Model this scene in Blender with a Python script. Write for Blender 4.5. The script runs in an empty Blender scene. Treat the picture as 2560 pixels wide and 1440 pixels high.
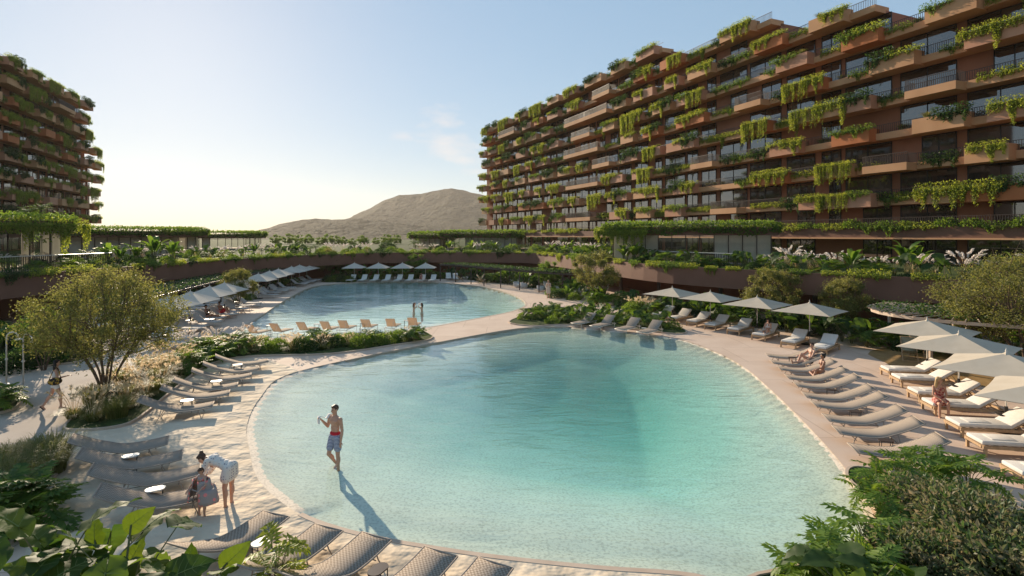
import bpy, bmesh, math, random
import numpy as np
from mathutils import Vector, Matrix, Quaternion
R = math.radians
random.seed(7); rng = np.random.default_rng(11)
SC = bpy.context.scene; COL = SC.collection
# ---------------------------------------------------------------- camera, sky, sun, exposure
FPX = 1350.0; HOR = 588.0; EYE = 6.0
cam = bpy.data.cameras.new('camera'); co = bpy.data.objects.new('camera', cam); COL.objects.link(co)
co.location = (0, 0, EYE); co.rotation_euler = (R(90), 0, 0)
cam.sensor_width = 36.0; cam.lens = 36.0*FPX/2560; cam.shift_y = -(720-HOR)/2560
cam.clip_start = .2; cam.clip_end = 9000; SC.camera = co
SUN_AZ, SUN_EL = -33.0, 18.0
sd = Vector((math.sin(R(SUN_AZ))*math.cos(R(SUN_EL)), math.cos(R(SUN_AZ))*math.cos(R(SUN_EL)), math.sin(R(SUN_EL))))
sl = bpy.data.lights.new('sun', 'SUN'); sl.energy = 4.6; sl.angle = R(.6); sl.color = (1, .83, .62)
so = bpy.data.objects.new('sun', sl); COL.objects.link(so); so.rotation_euler = sd.to_track_quat('Z', 'Y').to_euler(); so.location = (0, 0, 80)
W = bpy.data.worlds.new('World'); SC.world = W; W.use_nodes = True
nt = W.node_tree; nt.nodes.clear()
sky = nt.nodes.new('ShaderNodeTexSky'); sky.sky_type = 'NISHITA'; sky.sun_disc = False
sky.sun_elevation = R(SUN_EL); sky.sun_rotation = R(SUN_AZ); sky.altitude = 0; sky.air_density = 1.0; sky.dust_density = .2; sky.ozone_density = 4.0
bg = nt.nodes.new('ShaderNodeBackground'); bg.inputs[1].default_value = .15
wo = nt.nodes.new('ShaderNodeOutputWorld'); gmn = nt.nodes.new('ShaderNodeGamma'); gmn.inputs[1].default_value = .31
hsn = nt.nodes.new('ShaderNodeHueSaturation'); hsn.inputs['Value'].default_value = 1.72; hsn.inputs['Saturation'].default_value = 1.65; nt.links.new(sky.outputs[0], gmn.inputs[0]); nt.links.new(gmn.outputs[0], hsn.inputs['Color']); tcw = nt.nodes.new('ShaderNodeTexCoord'); vd = nt.nodes.new('ShaderNodeVectorMath'); vd.operation = 'DISTANCE'; vd.inputs[1].default_value = Vector((-.10, .99, .168)).normalized(); mpw = nt.nodes.new('ShaderNodeMapping'); mpw.inputs['Scale'].default_value = (1, 1, 2.6)
cn = nt.nodes.new('ShaderNodeTexNoise'); cn.inputs['Scale'].default_value = 9; cn.inputs['Detail'].default_value = 6; nt.links.new(tcw.outputs['Generated'], mpw.inputs[0]); nt.links.new(mpw.outputs[0], cn.inputs['Vector']); nt.links.new(tcw.outputs['Generated'], vd.inputs[0])
cm = nt.nodes.new('ShaderNodeMapRange'); cm.inputs[1].default_value = .16; cm.inputs[2].default_value = .02; cm.inputs[3].default_value = -.28; cm.inputs[4].default_value = .1; nt.links.new(vd.outputs['Value'], cm.inputs[0])
ca = nt.nodes.new('ShaderNodeMath'); ca.operation = 'ADD'; nt.links.new(cn.outputs['Fac'], ca.inputs[0]); nt.links.new(cm.outputs[0], ca.inputs[1]); cc = nt.nodes.new('ShaderNodeMapRange'); cc.inputs[1].default_value = .5; cc.inputs[2].default_value = .72; cc.inputs[4].default_value = .7; nt.links.new(ca.outputs[0], cc.inputs[0])
cx = nt.nodes.new('ShaderNodeMix'); cx.data_type = 'RGBA'; cx.inputs[7].default_value = (3.9, 3.45, 3.2, 1); nt.links.new(cc.outputs[0], cx.inputs[0]); nt.links.new(hsn.outputs[0], cx.inputs[6]); nt.links.new(cx.outputs[2], bg.inputs[0]); nt.links.new(bg.outputs[0], wo.inputs[0])
SC.view_settings.view_transform = 'Standard'; SC.view_settings.look = 'None'; SC.view_settings.gamma = 1; SC.view_settings.exposure = .8
SC.render.engine = 'CYCLES'; SC.cycles.use_denoising = True
SC.cycles.max_bounces = 7; SC.cycles.transparent_max_bounces = 12; SC.cycles.transmission_bounces = 4; SC.cycles.glossy_bounces = 3; SC.cycles.diffuse_bounces = 4; SC.cycles.volume_bounces = 0
SC.cycles.sample_clamp_indirect = 6; SC.cycles.caustics_reflective = False; SC.cycles.caustics_refractive = False

# ---------------------------------------------------------------- helpers
def G(px, py, h=0.0):
    """Point of the place seen at a spot of the photograph, on the level h."""
    d = FPX*(EYE-h)/(py-HOR); return Vector(((px-1280)*d/FPX, d, h))
def tag(o, label=None, cat=None, group=None, kind=None):
    if label: o['label'] = label
    if cat: o['category'] = cat
    if group: o['group'] = group
    if kind: o['kind'] = kind
    return o
def link(name, data, parent=None):
    o = bpy.data.objects.new(name, data); COL.objects.link(o)
    if parent: o.parent = parent
    return o
def empty(name, loc=(0, 0, 0), rz=0, s=1.0):
    o = bpy.data.objects.new(name, None); COL.objects.link(o); o.location = loc; o.rotation_euler = (0, 0, rz); o.scale = (s, s, s); o.empty_display_size = .1
    return o
def mesh(name, V, F, mats, mi=None, smooth=False):
    me = bpy.data.meshes.new(name)
    me.from_pydata(V.tolist() if isinstance(V, np.ndarray) else [tuple(v) for v in V], [], F.tolist() if isinstance(F, np.ndarray) else F)
    for m in (mats if isinstance(mats, (list, tuple)) else [mats]): me.materials.append(m)
    if mi is not None: me.polygons.foreach_set('material_index', np.asarray(mi, dtype=np.int32))
    if smooth: me.polygons.foreach_set('use_smooth', np.ones(len(me.polygons), dtype=bool))
    me.update(); return me
class MB:
    def __init__(s): s.v = []; s.f = []; s.m = []
    def add(s, V, F, m=0):
        n = len(s.v); s.v += [tuple(v) for v in V]; s.f += [tuple(i+n for i in f) for f in F]; s.m += [m]*len(F); return s
    def box(s, x0, x1, y0, y1, z0, z1, m=0, M=None):
        V = [Vector((x, y, z)) for z in (z0, z1) for y in (y0, y1) for x in (x0, x1)]
        if M: V = [M @ v for v in V]
        return s.add(V, [(0, 2, 3, 1), (4, 5, 7, 6), (0, 1, 5, 4), (1, 3, 7, 5), (3, 2, 6, 7), (2, 0, 4, 6)], m)
    def hexa(s, V, m=0): return s.add(V, [(0, 3, 2, 1), (4, 5, 6, 7), (0, 1, 5, 4), (1, 2, 6, 5), (2, 3, 7, 6), (3, 0, 4, 7)], m)
    def rbox(s, x0, x1, y0, y1, z0, z1, r, m=0, M=None, seg=2):
        bm = bmesh.new(); bmesh.ops.create_cube(bm, size=1)
        for v in bm.verts: v.co = Vector((x0+(v.co.x+.5)*(x1-x0), y0+(v.co.y+.5)*(y1-y0), z0+(v.co.z+.5)*(z1-z0)))
        bmesh.ops.bevel(bm, geom=bm.edges[:], offset=r, segments=seg, affect='EDGES', profile=.5)
        bm.verts.ensure_lookup_table()
        s.add([(M @ v.co) if M else v.co for v in bm.verts], [[v.index for v in f.verts] for f in bm.faces], m); bm.free(); return s
    def tube(s, pts, r, n=6, m=0, cap=True):
        pts = [Vector(p) for p in pts]; rs = r if isinstance(r, (list, tuple)) else [r]*len(pts)
        V = []; up = Vector((0, 0, 1)); u = None
        for i, p in enumerate(pts):
            t = (pts[min(i+1, len(pts)-1)]-pts[max(i-1, 0)]).normalized()
            if u is None: u = t.cross(up if abs(t.z) < .95 else Vector((1, 0, 0))).normalized()
            u = (u-t*u.dot(t)).normalized(); w = t.cross(u)
            for k in range(n):
                a = 2*math.pi*k/n; V.append(p+(u*math.cos(a)+w*math.sin(a))*rs[i])
        F = [(i*n+k, i*n+(k+1) % n, (i+1)*n+(k+1) % n, (i+1)*n+k) for i in range(len(pts)-1) for k in range(n)]
        if cap: F += [tuple(range(n-1, -1, -1)), tuple(range((len(pts)-1)*n, len(pts)*n))]
        return s.add(V, F, m)
    def lathe(s, prof, n=16, m=0, c=(0, 0, 0)):
        V = [(c[0]+r*math.cos(2*math.pi*k/n), c[1]+r*math.sin(2*math.pi*k/n), c[2]+z) for r, z in prof for k in range(n)]
        F = [(i*n+k, i*n+(k+1) % n, (i+1)*n+(k+1) % n, (i+1)*n+k) for i in range(len(prof)-1) for k in range(n)]
        F += [tuple(range(n-1, -1, -1)), tuple(range((len(prof)-1)*n, len(prof)*n))]
        return s.add(V, F, m)
    def mesh(s, name, mats, smooth=False): return mesh(name, s.v, s.f, mats, s.m, smooth)
    def build(s, name, mats, parent=None, smooth=False): return link(name, s.mesh(name, mats, smooth), parent)
class Kind:
    """A kind of thing: its meshes are made once, every placing is an object with its own copies of the parts."""
    def __init__(s, name, cat, root=None, parts=()): s.name, s.cat, s.root, s.parts = name, cat, root, parts
    def put(s, loc, rz=0, sc=1.0, label=None, group=None, tilt=None):
        o = bpy.data.objects.new(s.name, s.root); COL.objects.link(o); o.location = loc
        o.rotation_euler = (tilt[0], tilt[1], rz) if tilt else (0, 0, rz); o.scale = sc if isinstance(sc, (tuple, list)) else (sc,)*3
        tag(o, label, s.cat, group, 'thing')
        for p in s.parts:
            c = link(p[0], p[1], o)
            for q in (p[2] if len(p) > 2 else ()): link(q[0], q[1], c)
        return o
def catmull(pts, n=6, closed=False):
    P = [Vector(p) for p in pts]; out = []; N = len(P)
    for i in range(N if closed else N-1):
        g = (lambda k: P[k % N]) if closed else (lambda k: P[max(0, min(N-1, k))])
        a, b, c, d = g(i-1), g(i), g(i+1), g(i+2)
        for j in range(n):
            t = j/n; out.append(.5*((2*b)+(c-a)*t+(2*a-5*b+4*c-d)*t*t+(3*b-a-3*c+d)*t**3))
    if not closed: out.append(P[-1])
    return out
class Line2:
    def __init__(s, pts): s.P = [Vector((p[0], p[1])) for p in pts]; s.c = [0.0]; [s.c.append(s.c[-1]+(b-a).length) for a, b in zip(s.P, s.P[1:])]; s.L = s.c[-1]
    def frame(s, t):
        t = max(0, min(s.L-1e-6, t)); i = max(k for k in range(len(s.c)-1) if s.c[k] <= t)
        d = (s.P[i+1]-s.P[i]).normalized(); return s.P[i]+d*(t-s.c[i]), d
    def at(s, t, out=0.0):                                     # out: to the left-hand side of the direction of travel
        p, d = s.frame(t); e = 1.0
        p2, d2 = s.frame(min(s.L, t+e)); p3, d3 = s.frame(max(0, t-e)); d = (d2+d3).normalized()
        return p+Vector((-d.y, d.x))*out, d
def flat(name, outer, holes, z, m, kind='structure', thick=0.0):
    from mathutils.geometry import delaunay_2d_cdt
    V, E = [], []
    for ring in [outer]+list(holes):
        n = len(V); V += [Vector((p[0], p[1])) for p in ring]; E += [(n+i, n+(i+1) % len(ring)) for i in range(len(ring))]
    r = delaunay_2d_cdt(V, E, [], 0, 1e-5); V = r[0]; F = []
    for f in r[2]:
        c = sum((V[i] for i in f), Vector((0, 0)))/len(f)
        if inside(c, outer) and not any(inside(c, h) for h in holes):
            a_, b_, c_ = (V[i] for i in f[:3]); F.append(tuple(f) if (b_-a_).cross(c_-a_) > 0 else tuple(reversed(f)))
    VV = [(v.x, v.y, 0) for v in V]; FF = F
    if thick:
        k = len(VV); VV = VV+[(x, y, -thick) for x, y, _ in VV]; cnt = {}
        for f in F:
            for q in range(3): e = (f[q], f[(q+1) % 3]); cnt[e] = 1
        FF = F+[tuple(reversed([i+k for i in f])) for f in F]+[(b, a, a+k, b+k) for a, b in cnt if (b, a) not in cnt]
    me = mesh(name, VV, FF, m); o = link(name, me); o.location.z = z
    if kind: o['kind'] = kind
    return o
def ribbon(name, ring, w, z0, z1, m, closed=True, parent=None):
    """A kerb or edging along a line: width w, from z0 to z1."""
    P = [Vector((p[0], p[1])) for p in ring]; N = len(P); mb = MB(); V = []
    for i in range(N):
        d = (P[(i+1) % N if closed else min(i+1, N-1)]-P[(i-1) % N if closed else max(0, i-1)]).normalized(); n = Vector((-d.y, d.x))*w/2
        V += [(*(P[i]-n), z0), (*(P[i]+n), z0), (*(P[i]+n), z1), (*(P[i]-n), z1)]
    F = [(4*i+k, 4*((i+1) % N)+k, 4*((i+1) % N)+(k+1) % 4, 4*i+(k+1) % 4) for i in range(N if closed else N-1) for k in range(4)]
    mb.add(V, F); return mb.build(name, m, parent)
def inside(p, ring):
    c = False; n = len(ring); x, y = p[0], p[1]
    for i in range(n):
        a, b = ring[i], ring[i-1]
        if (a[1] > y) != (b[1] > y) and x < (b[0]-a[0])*(y-a[1])/(b[1]-a[1])+a[0]: c = not c
    return c

# ---------------------------------------------------------------- materials
def mat(name, c1, c2=None, scale=6.0, rough=.6, bump=0.0, bscale=40.0, spec=.35, detail=4.0, metal=0.0, lo=.35, hi=.65, world=False, trans=0.0, isl=0.0, bdist=None, hue=False):
    m = bpy.data.materials.new(name); m.use_nodes = True; t = m.node_tree; N = t.nodes; L = t.links
    b = N['Principled BSDF']; b.inputs['Roughness'].default_value = rough; b.inputs['Specular IOR Level'].default_value = spec; b.inputs['Metallic'].default_value = metal
    b.inputs['Base Color'].default_value = (*c1, 1)
    tc = N.new('ShaderNodeTexCoord'); src = tc.outputs['Object']
    if world: g = N.new('ShaderNodeNewGeometry'); src = g.outputs['Position']
    col = None
    if c2:
        no = N.new('ShaderNodeTexNoise'); no.inputs['Scale'].default_value = scale; no.inputs['Detail'].default_value = detail; L.new(src, no.inputs['Vector'])
        cr = N.new('ShaderNodeValToRGB'); cr.color_ramp.elements[0].position = lo; cr.color_ramp.elements[1].position = hi
        cr.color_ramp.elements[0].color = (*c1, 1); cr.color_ramp.elements[1].color = (*c2, 1); L.new(no.outputs['Fac'], cr.inputs[0]); col = cr.outputs[0]
        if isl:
            g2 = N.new('ShaderNodeNewGeometry'); mx = N.new('ShaderNodeMath'); mx.operation = 'MULTIPLY_ADD'; mx.inputs[1].default_value = isl; L.new(g2.outputs['Random Per Island'], mx.inputs[0])
            mo = N.new('ShaderNodeMath'); mo.operation = 'SUBTRACT'; L.new(no.outputs['Fac'], mo.inputs[0]); mo.inputs[1].default_value = isl/2; L.new(mo.outputs[0], mx.inputs[2]); L.new(mx.outputs[0], cr.inputs[0])
        L.new(col, b.inputs['Base Color'])
    if bump:
        nb = N.new('ShaderNodeTexNoise'); nb.inputs['Scale'].default_value = bscale; nb.inputs['Detail'].default_value = 3; L.new(src, nb.inputs['Vector'])
        bp = N.new('ShaderNodeBump'); bp.inputs['Strength'].default_value = min(1, bump); bp.inputs['Distance'].default_value = .02*bump if bdist is None else bdist; L.new(nb.outputs['Fac'], bp.inputs['Height']); L.new(bp.outputs[0], b.inputs['Normal'])
    if trans:
        tr = N.new('ShaderNodeBsdfTranslucent'); ms = N.new('ShaderNodeMixShader'); ms.inputs[0].default_value = trans
        if col and hue:
            hs = N.new('ShaderNodeHueSaturation'); hs.inputs['Hue'].default_value = .475; hs.inputs['Saturation'].default_value = 1.1; hs.inputs['Value'].default_value = 2.2; L.new(col, hs.inputs['Color']); L.new(hs.outputs[0], tr.inputs[0])
        else: tr.inputs[0].default_value = (*[min(1, x*1.3) for x in c1], 1)
        L.new(b.outputs[0], ms.inputs[1]); L.new(tr.outputs[0], ms.inputs[2]); L.new(ms.outputs[0], N['Material Output'].inputs[0])
    return m
def leaf(name, a, b, trans=.42, rough=.5, scale=1.2): return mat(name, a, b, scale=scale, rough=rough, spec=.3, detail=2, trans=trans, isl=.55, lo=.25, hi=.75, hue=True)
M = {}
M['deck'] = mat('deck_concrete', (.60, .45, .345), (.66, .51, .40), .7, .8, .25, 90, .2, world=True)
M['sand'] = mat('sand', (.58, .47, .345), (.74, .62, .475), 1.3, .9, 1.0, 1.5, .1, world=True, lo=.3, hi=.7, bdist=.2)
t_ = M['deck'].node_tree; _b = t_.nodes['Principled BSDF']; _src = _b.inputs['Base Color'].links[0].from_socket; _br = t_.nodes.new('ShaderNodeTexBrick'); _br.inputs['Scale'].default_value = 1; _br.inputs['Mortar Size'].default_value = .012; _br.inputs['Brick Width'].default_value = 3.2; _br.inputs['Row Height'].default_value = 3.2; _br.inputs['Color1'].default_value = (1, 1, 1, 1); _br.inputs['Color2'].default_value = (.95, .95, .95, 1); _br.inputs['Mortar'].default_value = (.62, .58, .54, 1)
_gp = t_.nodes.new('ShaderNodeNewGeometry'); t_.links.new(_gp.outputs['Position'], _br.inputs['Vector']); _mx = t_.nodes.new('ShaderNodeMix'); _mx.data_type = 'RGBA'; _mx.blend_type = 'MULTIPLY'; _mx.inputs[0].default_value = 1; t_.links.new(_src, _mx.inputs[6]); t_.links.new(_br.outputs['Color'], _mx.inputs[7]); t_.links.new(_mx.outputs[2], _b.inputs['Base Color'])
M['frame'] = mat('taupe_painted_metal', (.34, .28, .23), None, rough=.75, spec=.15)
M['path'] = mat('path_concrete', (.43, .36, .30), (.49, .42, .355), .5, .9, .2, 60, .08, world=True)
M['pebble'] = mat('pebble_beach', (.52, .43, .33), (.78, .68, .55), 9, .85, 1.0, 14, .2, world=True, lo=.35, hi=.6)
M['soil'] = mat('soil_groundcover', (.035, .05, .018), (.075, .10, .03), 3, .95, 1.0, 20, .1, world=True)
M['kerb'] = mat('kerb_stone', (.48, .36, .27), (.55, .43, .33), 2, .8)
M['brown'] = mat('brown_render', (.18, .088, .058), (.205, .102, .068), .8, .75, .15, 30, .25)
M['redbrown'] = mat('terracotta_render', (.27, .115, .07), (.31, .135, .082), .8, .8, .1, 30, .2)  # redder, paler brown, the recessed wall's own colour
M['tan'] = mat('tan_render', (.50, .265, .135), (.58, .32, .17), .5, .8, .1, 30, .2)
M['orange'] = mat('orange_render', (.42, .14, .052), (.51, .18, .072), .5, .8, .1, 30, .2)
M['pink'] = mat('pink_render', (.45, .22, .13), (.53, .27, .17), .5, .8, .1, 30, .2)
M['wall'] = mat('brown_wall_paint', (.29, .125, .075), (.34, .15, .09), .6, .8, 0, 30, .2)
M['dark'] = mat('dark_metal', (.018, .015, .014), None, rough=.45)
M['bronze'] = mat('bronze_metal', (.06, .04, .032), None, rough=.45)
M['pane'] = mat('window_pane', (.02, .017, .016), (.09, .07, .058), .35, .03, spec=.5, world=True, lo=.4, hi=.7); M['pane'].node_tree.nodes['Principled BSDF'].inputs['IOR'].default_value = 2.3
M['white'] = mat('white_fabric', (.68, .64, .58), (.74, .70, .64), 8, .85, .3, 25, .2)
M['grey'] = mat('grey_fabric', (.50, .47, .44), (.55, .52, .49), 8, .85, .2, 60, .2)
M['canvas'] = mat('parasol_canvas', (.56, .48, .37), (.60, .52, .41), 3, .8, .1, 60, .2, trans=.14)
M['canvasw'] = mat('pale_parasol_canvas', (.60, .53, .44), (.64, .57, .48), 3, .8, .1, 60, .2, trans=.14)
M['wood'] = mat('teak_wood', (.42, .27, .15), (.52, .35, .2), 14, .6, .1, 30)
M['paint'] = mat('pale_painted_metal', (.66, .60, .52), None, rough=.4)
M['stone'] = mat('white_stone', (.70, .66, .60), (.78, .74, .68), 12, .4)
M['curtain'] = mat('white_curtain', (.62, .58, .52), (.70, .66, .60), 1, .9, trans=.2)
M['bark'] = mat('bark', (.10, .07, .05), (.19, .14, .10), 9, .9, 1.0, 25, .1)
M['stem'] = mat('green_stem', (.10, .11, .04), (.16, .15, .06), 4, .6)
M['lime'] = leaf('lime_leaf', (.10, .15, .022), (.26, .31, .06), .5)
M['mid'] = leaf('mid_green_leaf', (.05, .11, .02), (.13, .20, .036), .46)
M['deep'] = leaf('deep_green_leaf', (.018, .045, .013), (.05, .10, .025), .32)
M['olive'] = leaf('olive_leaf', (.08, .095, .025), (.20, .205, .06), .42)
M['russet'] = leaf('russet_leaf', (.05, .10, .028), (.21, .18, .10), .32)
M['ear'] = leaf('elephant_ear_leaf', (.025, .06, .012), (.07, .12, .02), .45, .6)
M['earlit'] = leaf('backlit_elephant_ear_leaf', (.035, .075, .010), (.075, .12, .018), .42, .6)  # brighter copy of the ear leaf, backlight put into its colour
M['bright'] = leaf('bright_green_leaf', (.07, .14, .02), (.16, .24, .04))
M['rib'] = mat('pale_leaf_rib', (.17, .22, .06), None, rough=.5)
M['grass'] = leaf('grass_blade', (.09, .115, .025), (.22, .22, .07), .42)
M['straw'] = leaf('straw_bristle', (.40, .34, .20), (.58, .52, .36), .45)
M['plume'] = leaf('white_plume', (.50, .47, .43), (.66, .62, .57), .4)
M['hill'] = mat('hill_forest', (.015, .020, .008), (.050, .047, .021), .03, .95, 1.0, .06, .05, world=True, detail=8, bdist=14)
M['terrain'] = mat('far_ground', (.05, .055, .025), (.09, .085, .045), .03, .95, world=True)
M['decking'] = mat('wood_decking', (.30, .18, .07), (.38, .24, .10), 3, .6, world=True)
def weave(name, a, b, s):
    m = mat(name, a, None, rough=.95, spec=.08); t = m.node_tree; N = t.nodes; L = t.links; tc = N.new('ShaderNodeTexCoord')
    ck = N.new('ShaderNodeTexChecker'); ck.inputs['Scale'].default_value = s; ck.inputs[1].default_value = (*a, 1); ck.inputs[2].default_value = (*b, 1)
    L.new(tc.outputs['Object'], ck.inputs['Vector']); L.new(ck.outputs[0], N['Principled BSDF'].inputs['Base Color'])
    bp = N.new('ShaderNodeBump'); bp.inputs['Strength'].default_value = .6; bp.inputs['Distance'].default_value = .01; L.new(ck.outputs['Fac'], bp.inputs['Height']); L.new(bp.outputs[0], N['Principled BSDF'].inputs['Normal']); return m
M['wicker'] = weave('woven_cord', (.40, .335, .275), (.235, .19, .15), 26)
M['tanmesh'] = mat('tan_mesh_fabric', (.58, .46, .35), (.62, .50, .38), 4, .8, 0, 30, .2, trans=.45)
def pool_floor(name, stops, dark):  # floor painted tealer with depth, standing in for light absorbed by the water
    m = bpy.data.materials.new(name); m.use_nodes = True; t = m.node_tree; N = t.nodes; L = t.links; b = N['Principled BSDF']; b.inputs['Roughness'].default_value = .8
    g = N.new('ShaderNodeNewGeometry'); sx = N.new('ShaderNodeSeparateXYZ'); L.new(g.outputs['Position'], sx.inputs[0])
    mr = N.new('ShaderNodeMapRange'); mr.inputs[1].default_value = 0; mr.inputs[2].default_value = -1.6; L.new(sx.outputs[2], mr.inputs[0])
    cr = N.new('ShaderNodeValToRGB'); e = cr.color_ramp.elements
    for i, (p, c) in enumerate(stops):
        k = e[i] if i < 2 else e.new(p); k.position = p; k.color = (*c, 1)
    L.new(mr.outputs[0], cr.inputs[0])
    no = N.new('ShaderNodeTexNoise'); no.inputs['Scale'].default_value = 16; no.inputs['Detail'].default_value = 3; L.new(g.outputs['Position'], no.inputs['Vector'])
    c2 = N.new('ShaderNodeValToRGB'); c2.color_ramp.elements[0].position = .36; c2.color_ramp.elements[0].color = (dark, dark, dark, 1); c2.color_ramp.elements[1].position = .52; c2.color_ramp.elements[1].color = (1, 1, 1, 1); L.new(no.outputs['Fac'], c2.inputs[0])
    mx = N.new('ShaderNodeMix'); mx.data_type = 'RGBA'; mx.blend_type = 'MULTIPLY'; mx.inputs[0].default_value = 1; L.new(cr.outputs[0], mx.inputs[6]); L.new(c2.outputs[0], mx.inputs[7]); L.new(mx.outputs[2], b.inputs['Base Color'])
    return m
def schlick(t, r0, normal=None):
    N = t.nodes; L = t.links; lw = N.new('ShaderNodeLayerWeight'); lw.inputs[0].default_value = .5
    if normal: L.new(normal, lw.inputs['Normal'])
    pw = N.new('ShaderNodeMath'); pw.operation = 'POWER'; pw.inputs[1].default_value = 5; L.new(lw.outputs['Facing'], pw.inputs[0])
    ma = N.new('ShaderNodeMath'); ma.operation = 'MULTIPLY_ADD'; ma.inputs[1].default_value = 1-r0; ma.inputs[2].default_value = r0; L.new(pw.outputs[0], ma.inputs[0]); return ma
def water(name, tint, s1, strength, dist, rough=.04):
    m = bpy.data.materials.new(name); m.use_nodes = True; t = m.node_tree; N = t.nodes; L = t.links; N.remove(N['Principled BSDF'])
    g = N.new('ShaderNodeNewGeometry'); mp = N.new('ShaderNodeMapping'); mp.inputs['Rotation'].default_value = (0, 0, R(-24)); mp.inputs['Scale'].default_value = (.42, 1, 1); L.new(g.outputs['Position'], mp.inputs[0])
    a = N.new('ShaderNodeTexNoise'); a.inputs['Scale'].default_value = s1; a.inputs['Detail'].default_value = 4; a.inputs['Roughness'].default_value = .6; a.inputs['Distortion'].default_value = .4; L.new(mp.outputs[0], a.inputs['Vector'])
    bp = N.new('ShaderNodeBump'); bp.inputs['Strength'].default_value = strength; bp.inputs['Distance'].default_value = dist
    b2 = N.new('ShaderNodeTexNoise'); b2.inputs['Scale'].default_value = .16; b2.inputs['Detail'].default_value = 2; L.new(g.outputs['Position'], b2.inputs['Vector']); rr = N.new('ShaderNodeMapRange'); rr.inputs[1].default_value = .35; rr.inputs[2].default_value = .65; rr.inputs[3].default_value = .35; rr.inputs[4].default_value = 1.25; L.new(b2.outputs['Fac'], rr.inputs[0])
    mm = N.new('ShaderNodeMath'); mm.operation = 'MULTIPLY'; L.new(a.outputs['Fac'], mm.inputs[0]); L.new(rr.outputs[0], mm.inputs[1]); L.new(mm.outputs[0], bp.inputs['Height'])
    fr = schlick(t, .022, bp.outputs[0])
    gl = N.new('ShaderNodeBsdfGlossy'); gl.inputs['Roughness'].default_value = rough; L.new(bp.outputs[0], gl.inputs['Normal'])
    tr = N.new('ShaderNodeBsdfTransparent'); tr.inputs[0].default_value = (*tint, 1)
    ms = N.new('ShaderNodeMixShader'); L.new(fr.outputs[0], ms.inputs[0]); L.new(tr.outputs[0], ms.inputs[1]); L.new(gl.outputs[0], ms.inputs[2]); L.new(ms.outputs[0], N['Material Output'].inputs[0]); return m
M['water'] = water('pool_water', (.90, .985, .97), 1.5, .7, .10)
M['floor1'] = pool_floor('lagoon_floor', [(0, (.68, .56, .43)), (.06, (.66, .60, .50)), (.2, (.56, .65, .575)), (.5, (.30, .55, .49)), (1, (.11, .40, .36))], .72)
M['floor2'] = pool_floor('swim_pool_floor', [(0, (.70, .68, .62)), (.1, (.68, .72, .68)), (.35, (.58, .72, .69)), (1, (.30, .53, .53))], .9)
# ---------------------------------------------------------------- setting: ground, pools, deck, beds
def gp(pts, h=0.0): return [G(x, y, h).to_2d() for x, y in pts]
near_ring = catmull(gp([(640, 1190), (622, 1120), (618, 1060), (650, 995), (715, 938), (900, 893), (1080, 858), (1285, 822), (1400, 816), (1490, 823), (1600, 833), (1700, 848), (1790, 880), (1860, 918), (1920, 968), (1990, 1035), (2060, 1108), (2120, 1180), (2175, 1265), (2190, 1350), (2130, 1460), (1950, 1500), (1740, 1440), (1500, 1420), (1250, 1394), (1060, 1366), (900, 1336), (770, 1295), (690, 1245)]), 5, True)
far_ring = catmull(gp([(583, 836), (640, 797), (700, 757), (760, 724), (800, 713), (870, 707), (960, 704), (1080, 705.5), (1160, 711), (1230, 721), (1290, 739), (1316, 760), (1285, 777), (1220, 791), (1130, 808), (1050, 822), (930, 836), (800, 844), (660, 846)]), 5, True)
ground = MB(); ground.add([(-4500, -600, -3), (4500, -600, -3), (4500, 6500, -3), (-4500, 6500, -3)], [(0, 1, 2, 3)]); tag(ground.build('ground', M['terrain']), kind='structure')
deck = flat('pool_deck', [(-75, -25), (75, -25), (75, 110), (-75, 110)], [near_ring, far_ring], 0, M['deck'])
def basin(name, ring, m, depth, step):
    xs = [p[0] for p in ring]; ys = [p[1] for p in ring]; x0, x1, y0, y1 = min(xs)-.3, max(xs)+.3, min(ys)-.3, max(ys)+.3
    nx, ny = int((x1-x0)/step)+1, int((y1-y0)/step)+1
    P = np.array([(p[0], p[1]) for p in ring]); V = []
    for j in range(ny+1):
        for i in range(nx+1):
            x, y = x0+(x1-x0)*i/nx, y0+(y1-y0)*j/ny
            d = math.sqrt(((P-np.array((x, y)))**2).sum(1).min()); ins = inside((x, y), ring)
            V.append((x, y, -depth(x, y, d) if ins else -.006))
    F = [(j*(nx+1)+i, j*(nx+1)+i+1, (j+1)*(nx+1)+i+1, (j+1)*(nx+1)+i) for j in range(ny) for i in range(nx)]; IN = [inside(v, ring) for v in V]; F = [f for f in F if any(IN[k] for k in f)]
    o = link(name, mesh(name, V, F, m, smooth=True)); o['kind'] = 'structure'; return o
KERBED = set(range(24, 42))|set(range(99, 137)); NR = np.array([(p[0], p[1]) for p in near_ring])
def d1(x, y, d):
    k = int(((NR-np.array((x, y)))**2).sum(1).argmin()) in KERBED
    e = min(1, d/5.0); r = math.hypot((x-6.8)/9.5, (y-22.5)/9.5); dd = 1.55*math.exp(-r*r*1.1)*e
    return .004+.115*min(1, d/.75)+.011*math.sin(x*2.1+y*1.2)*math.sin(y*1.7-x)*min(1, 2*d)+.034*d+dd+(max(0, .09*(1-d/1.3)) if k else 0)
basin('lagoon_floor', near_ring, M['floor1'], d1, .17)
def d2(x, y, d): return .05+.03*min(d, 4)+1.5*min(1, max(0, (y-36)/14))*min(1, d/3)
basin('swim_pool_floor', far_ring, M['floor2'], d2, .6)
# waterline of the lagoon: level sheet, the sloping beach floor rises through it near the shore
wl = flat('lagoon_water', near_ring, [], -.055, M['water']); wf = flat('swim_pool_water', far_ring, [], -.06, M['water'])
for a_, b_ in ((24, 42), (99, 137)):
    kerb = ribbon('lagoon_kerb', near_ring[a_:b_], .12, -.5, .012, M['kerb'], False); tag(kerb, kind='structure')
kerb2 = ribbon('swim_pool_kerb', far_ring, .16, -.9, .012, M['kerb']); tag(kerb2, kind='structure')
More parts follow.
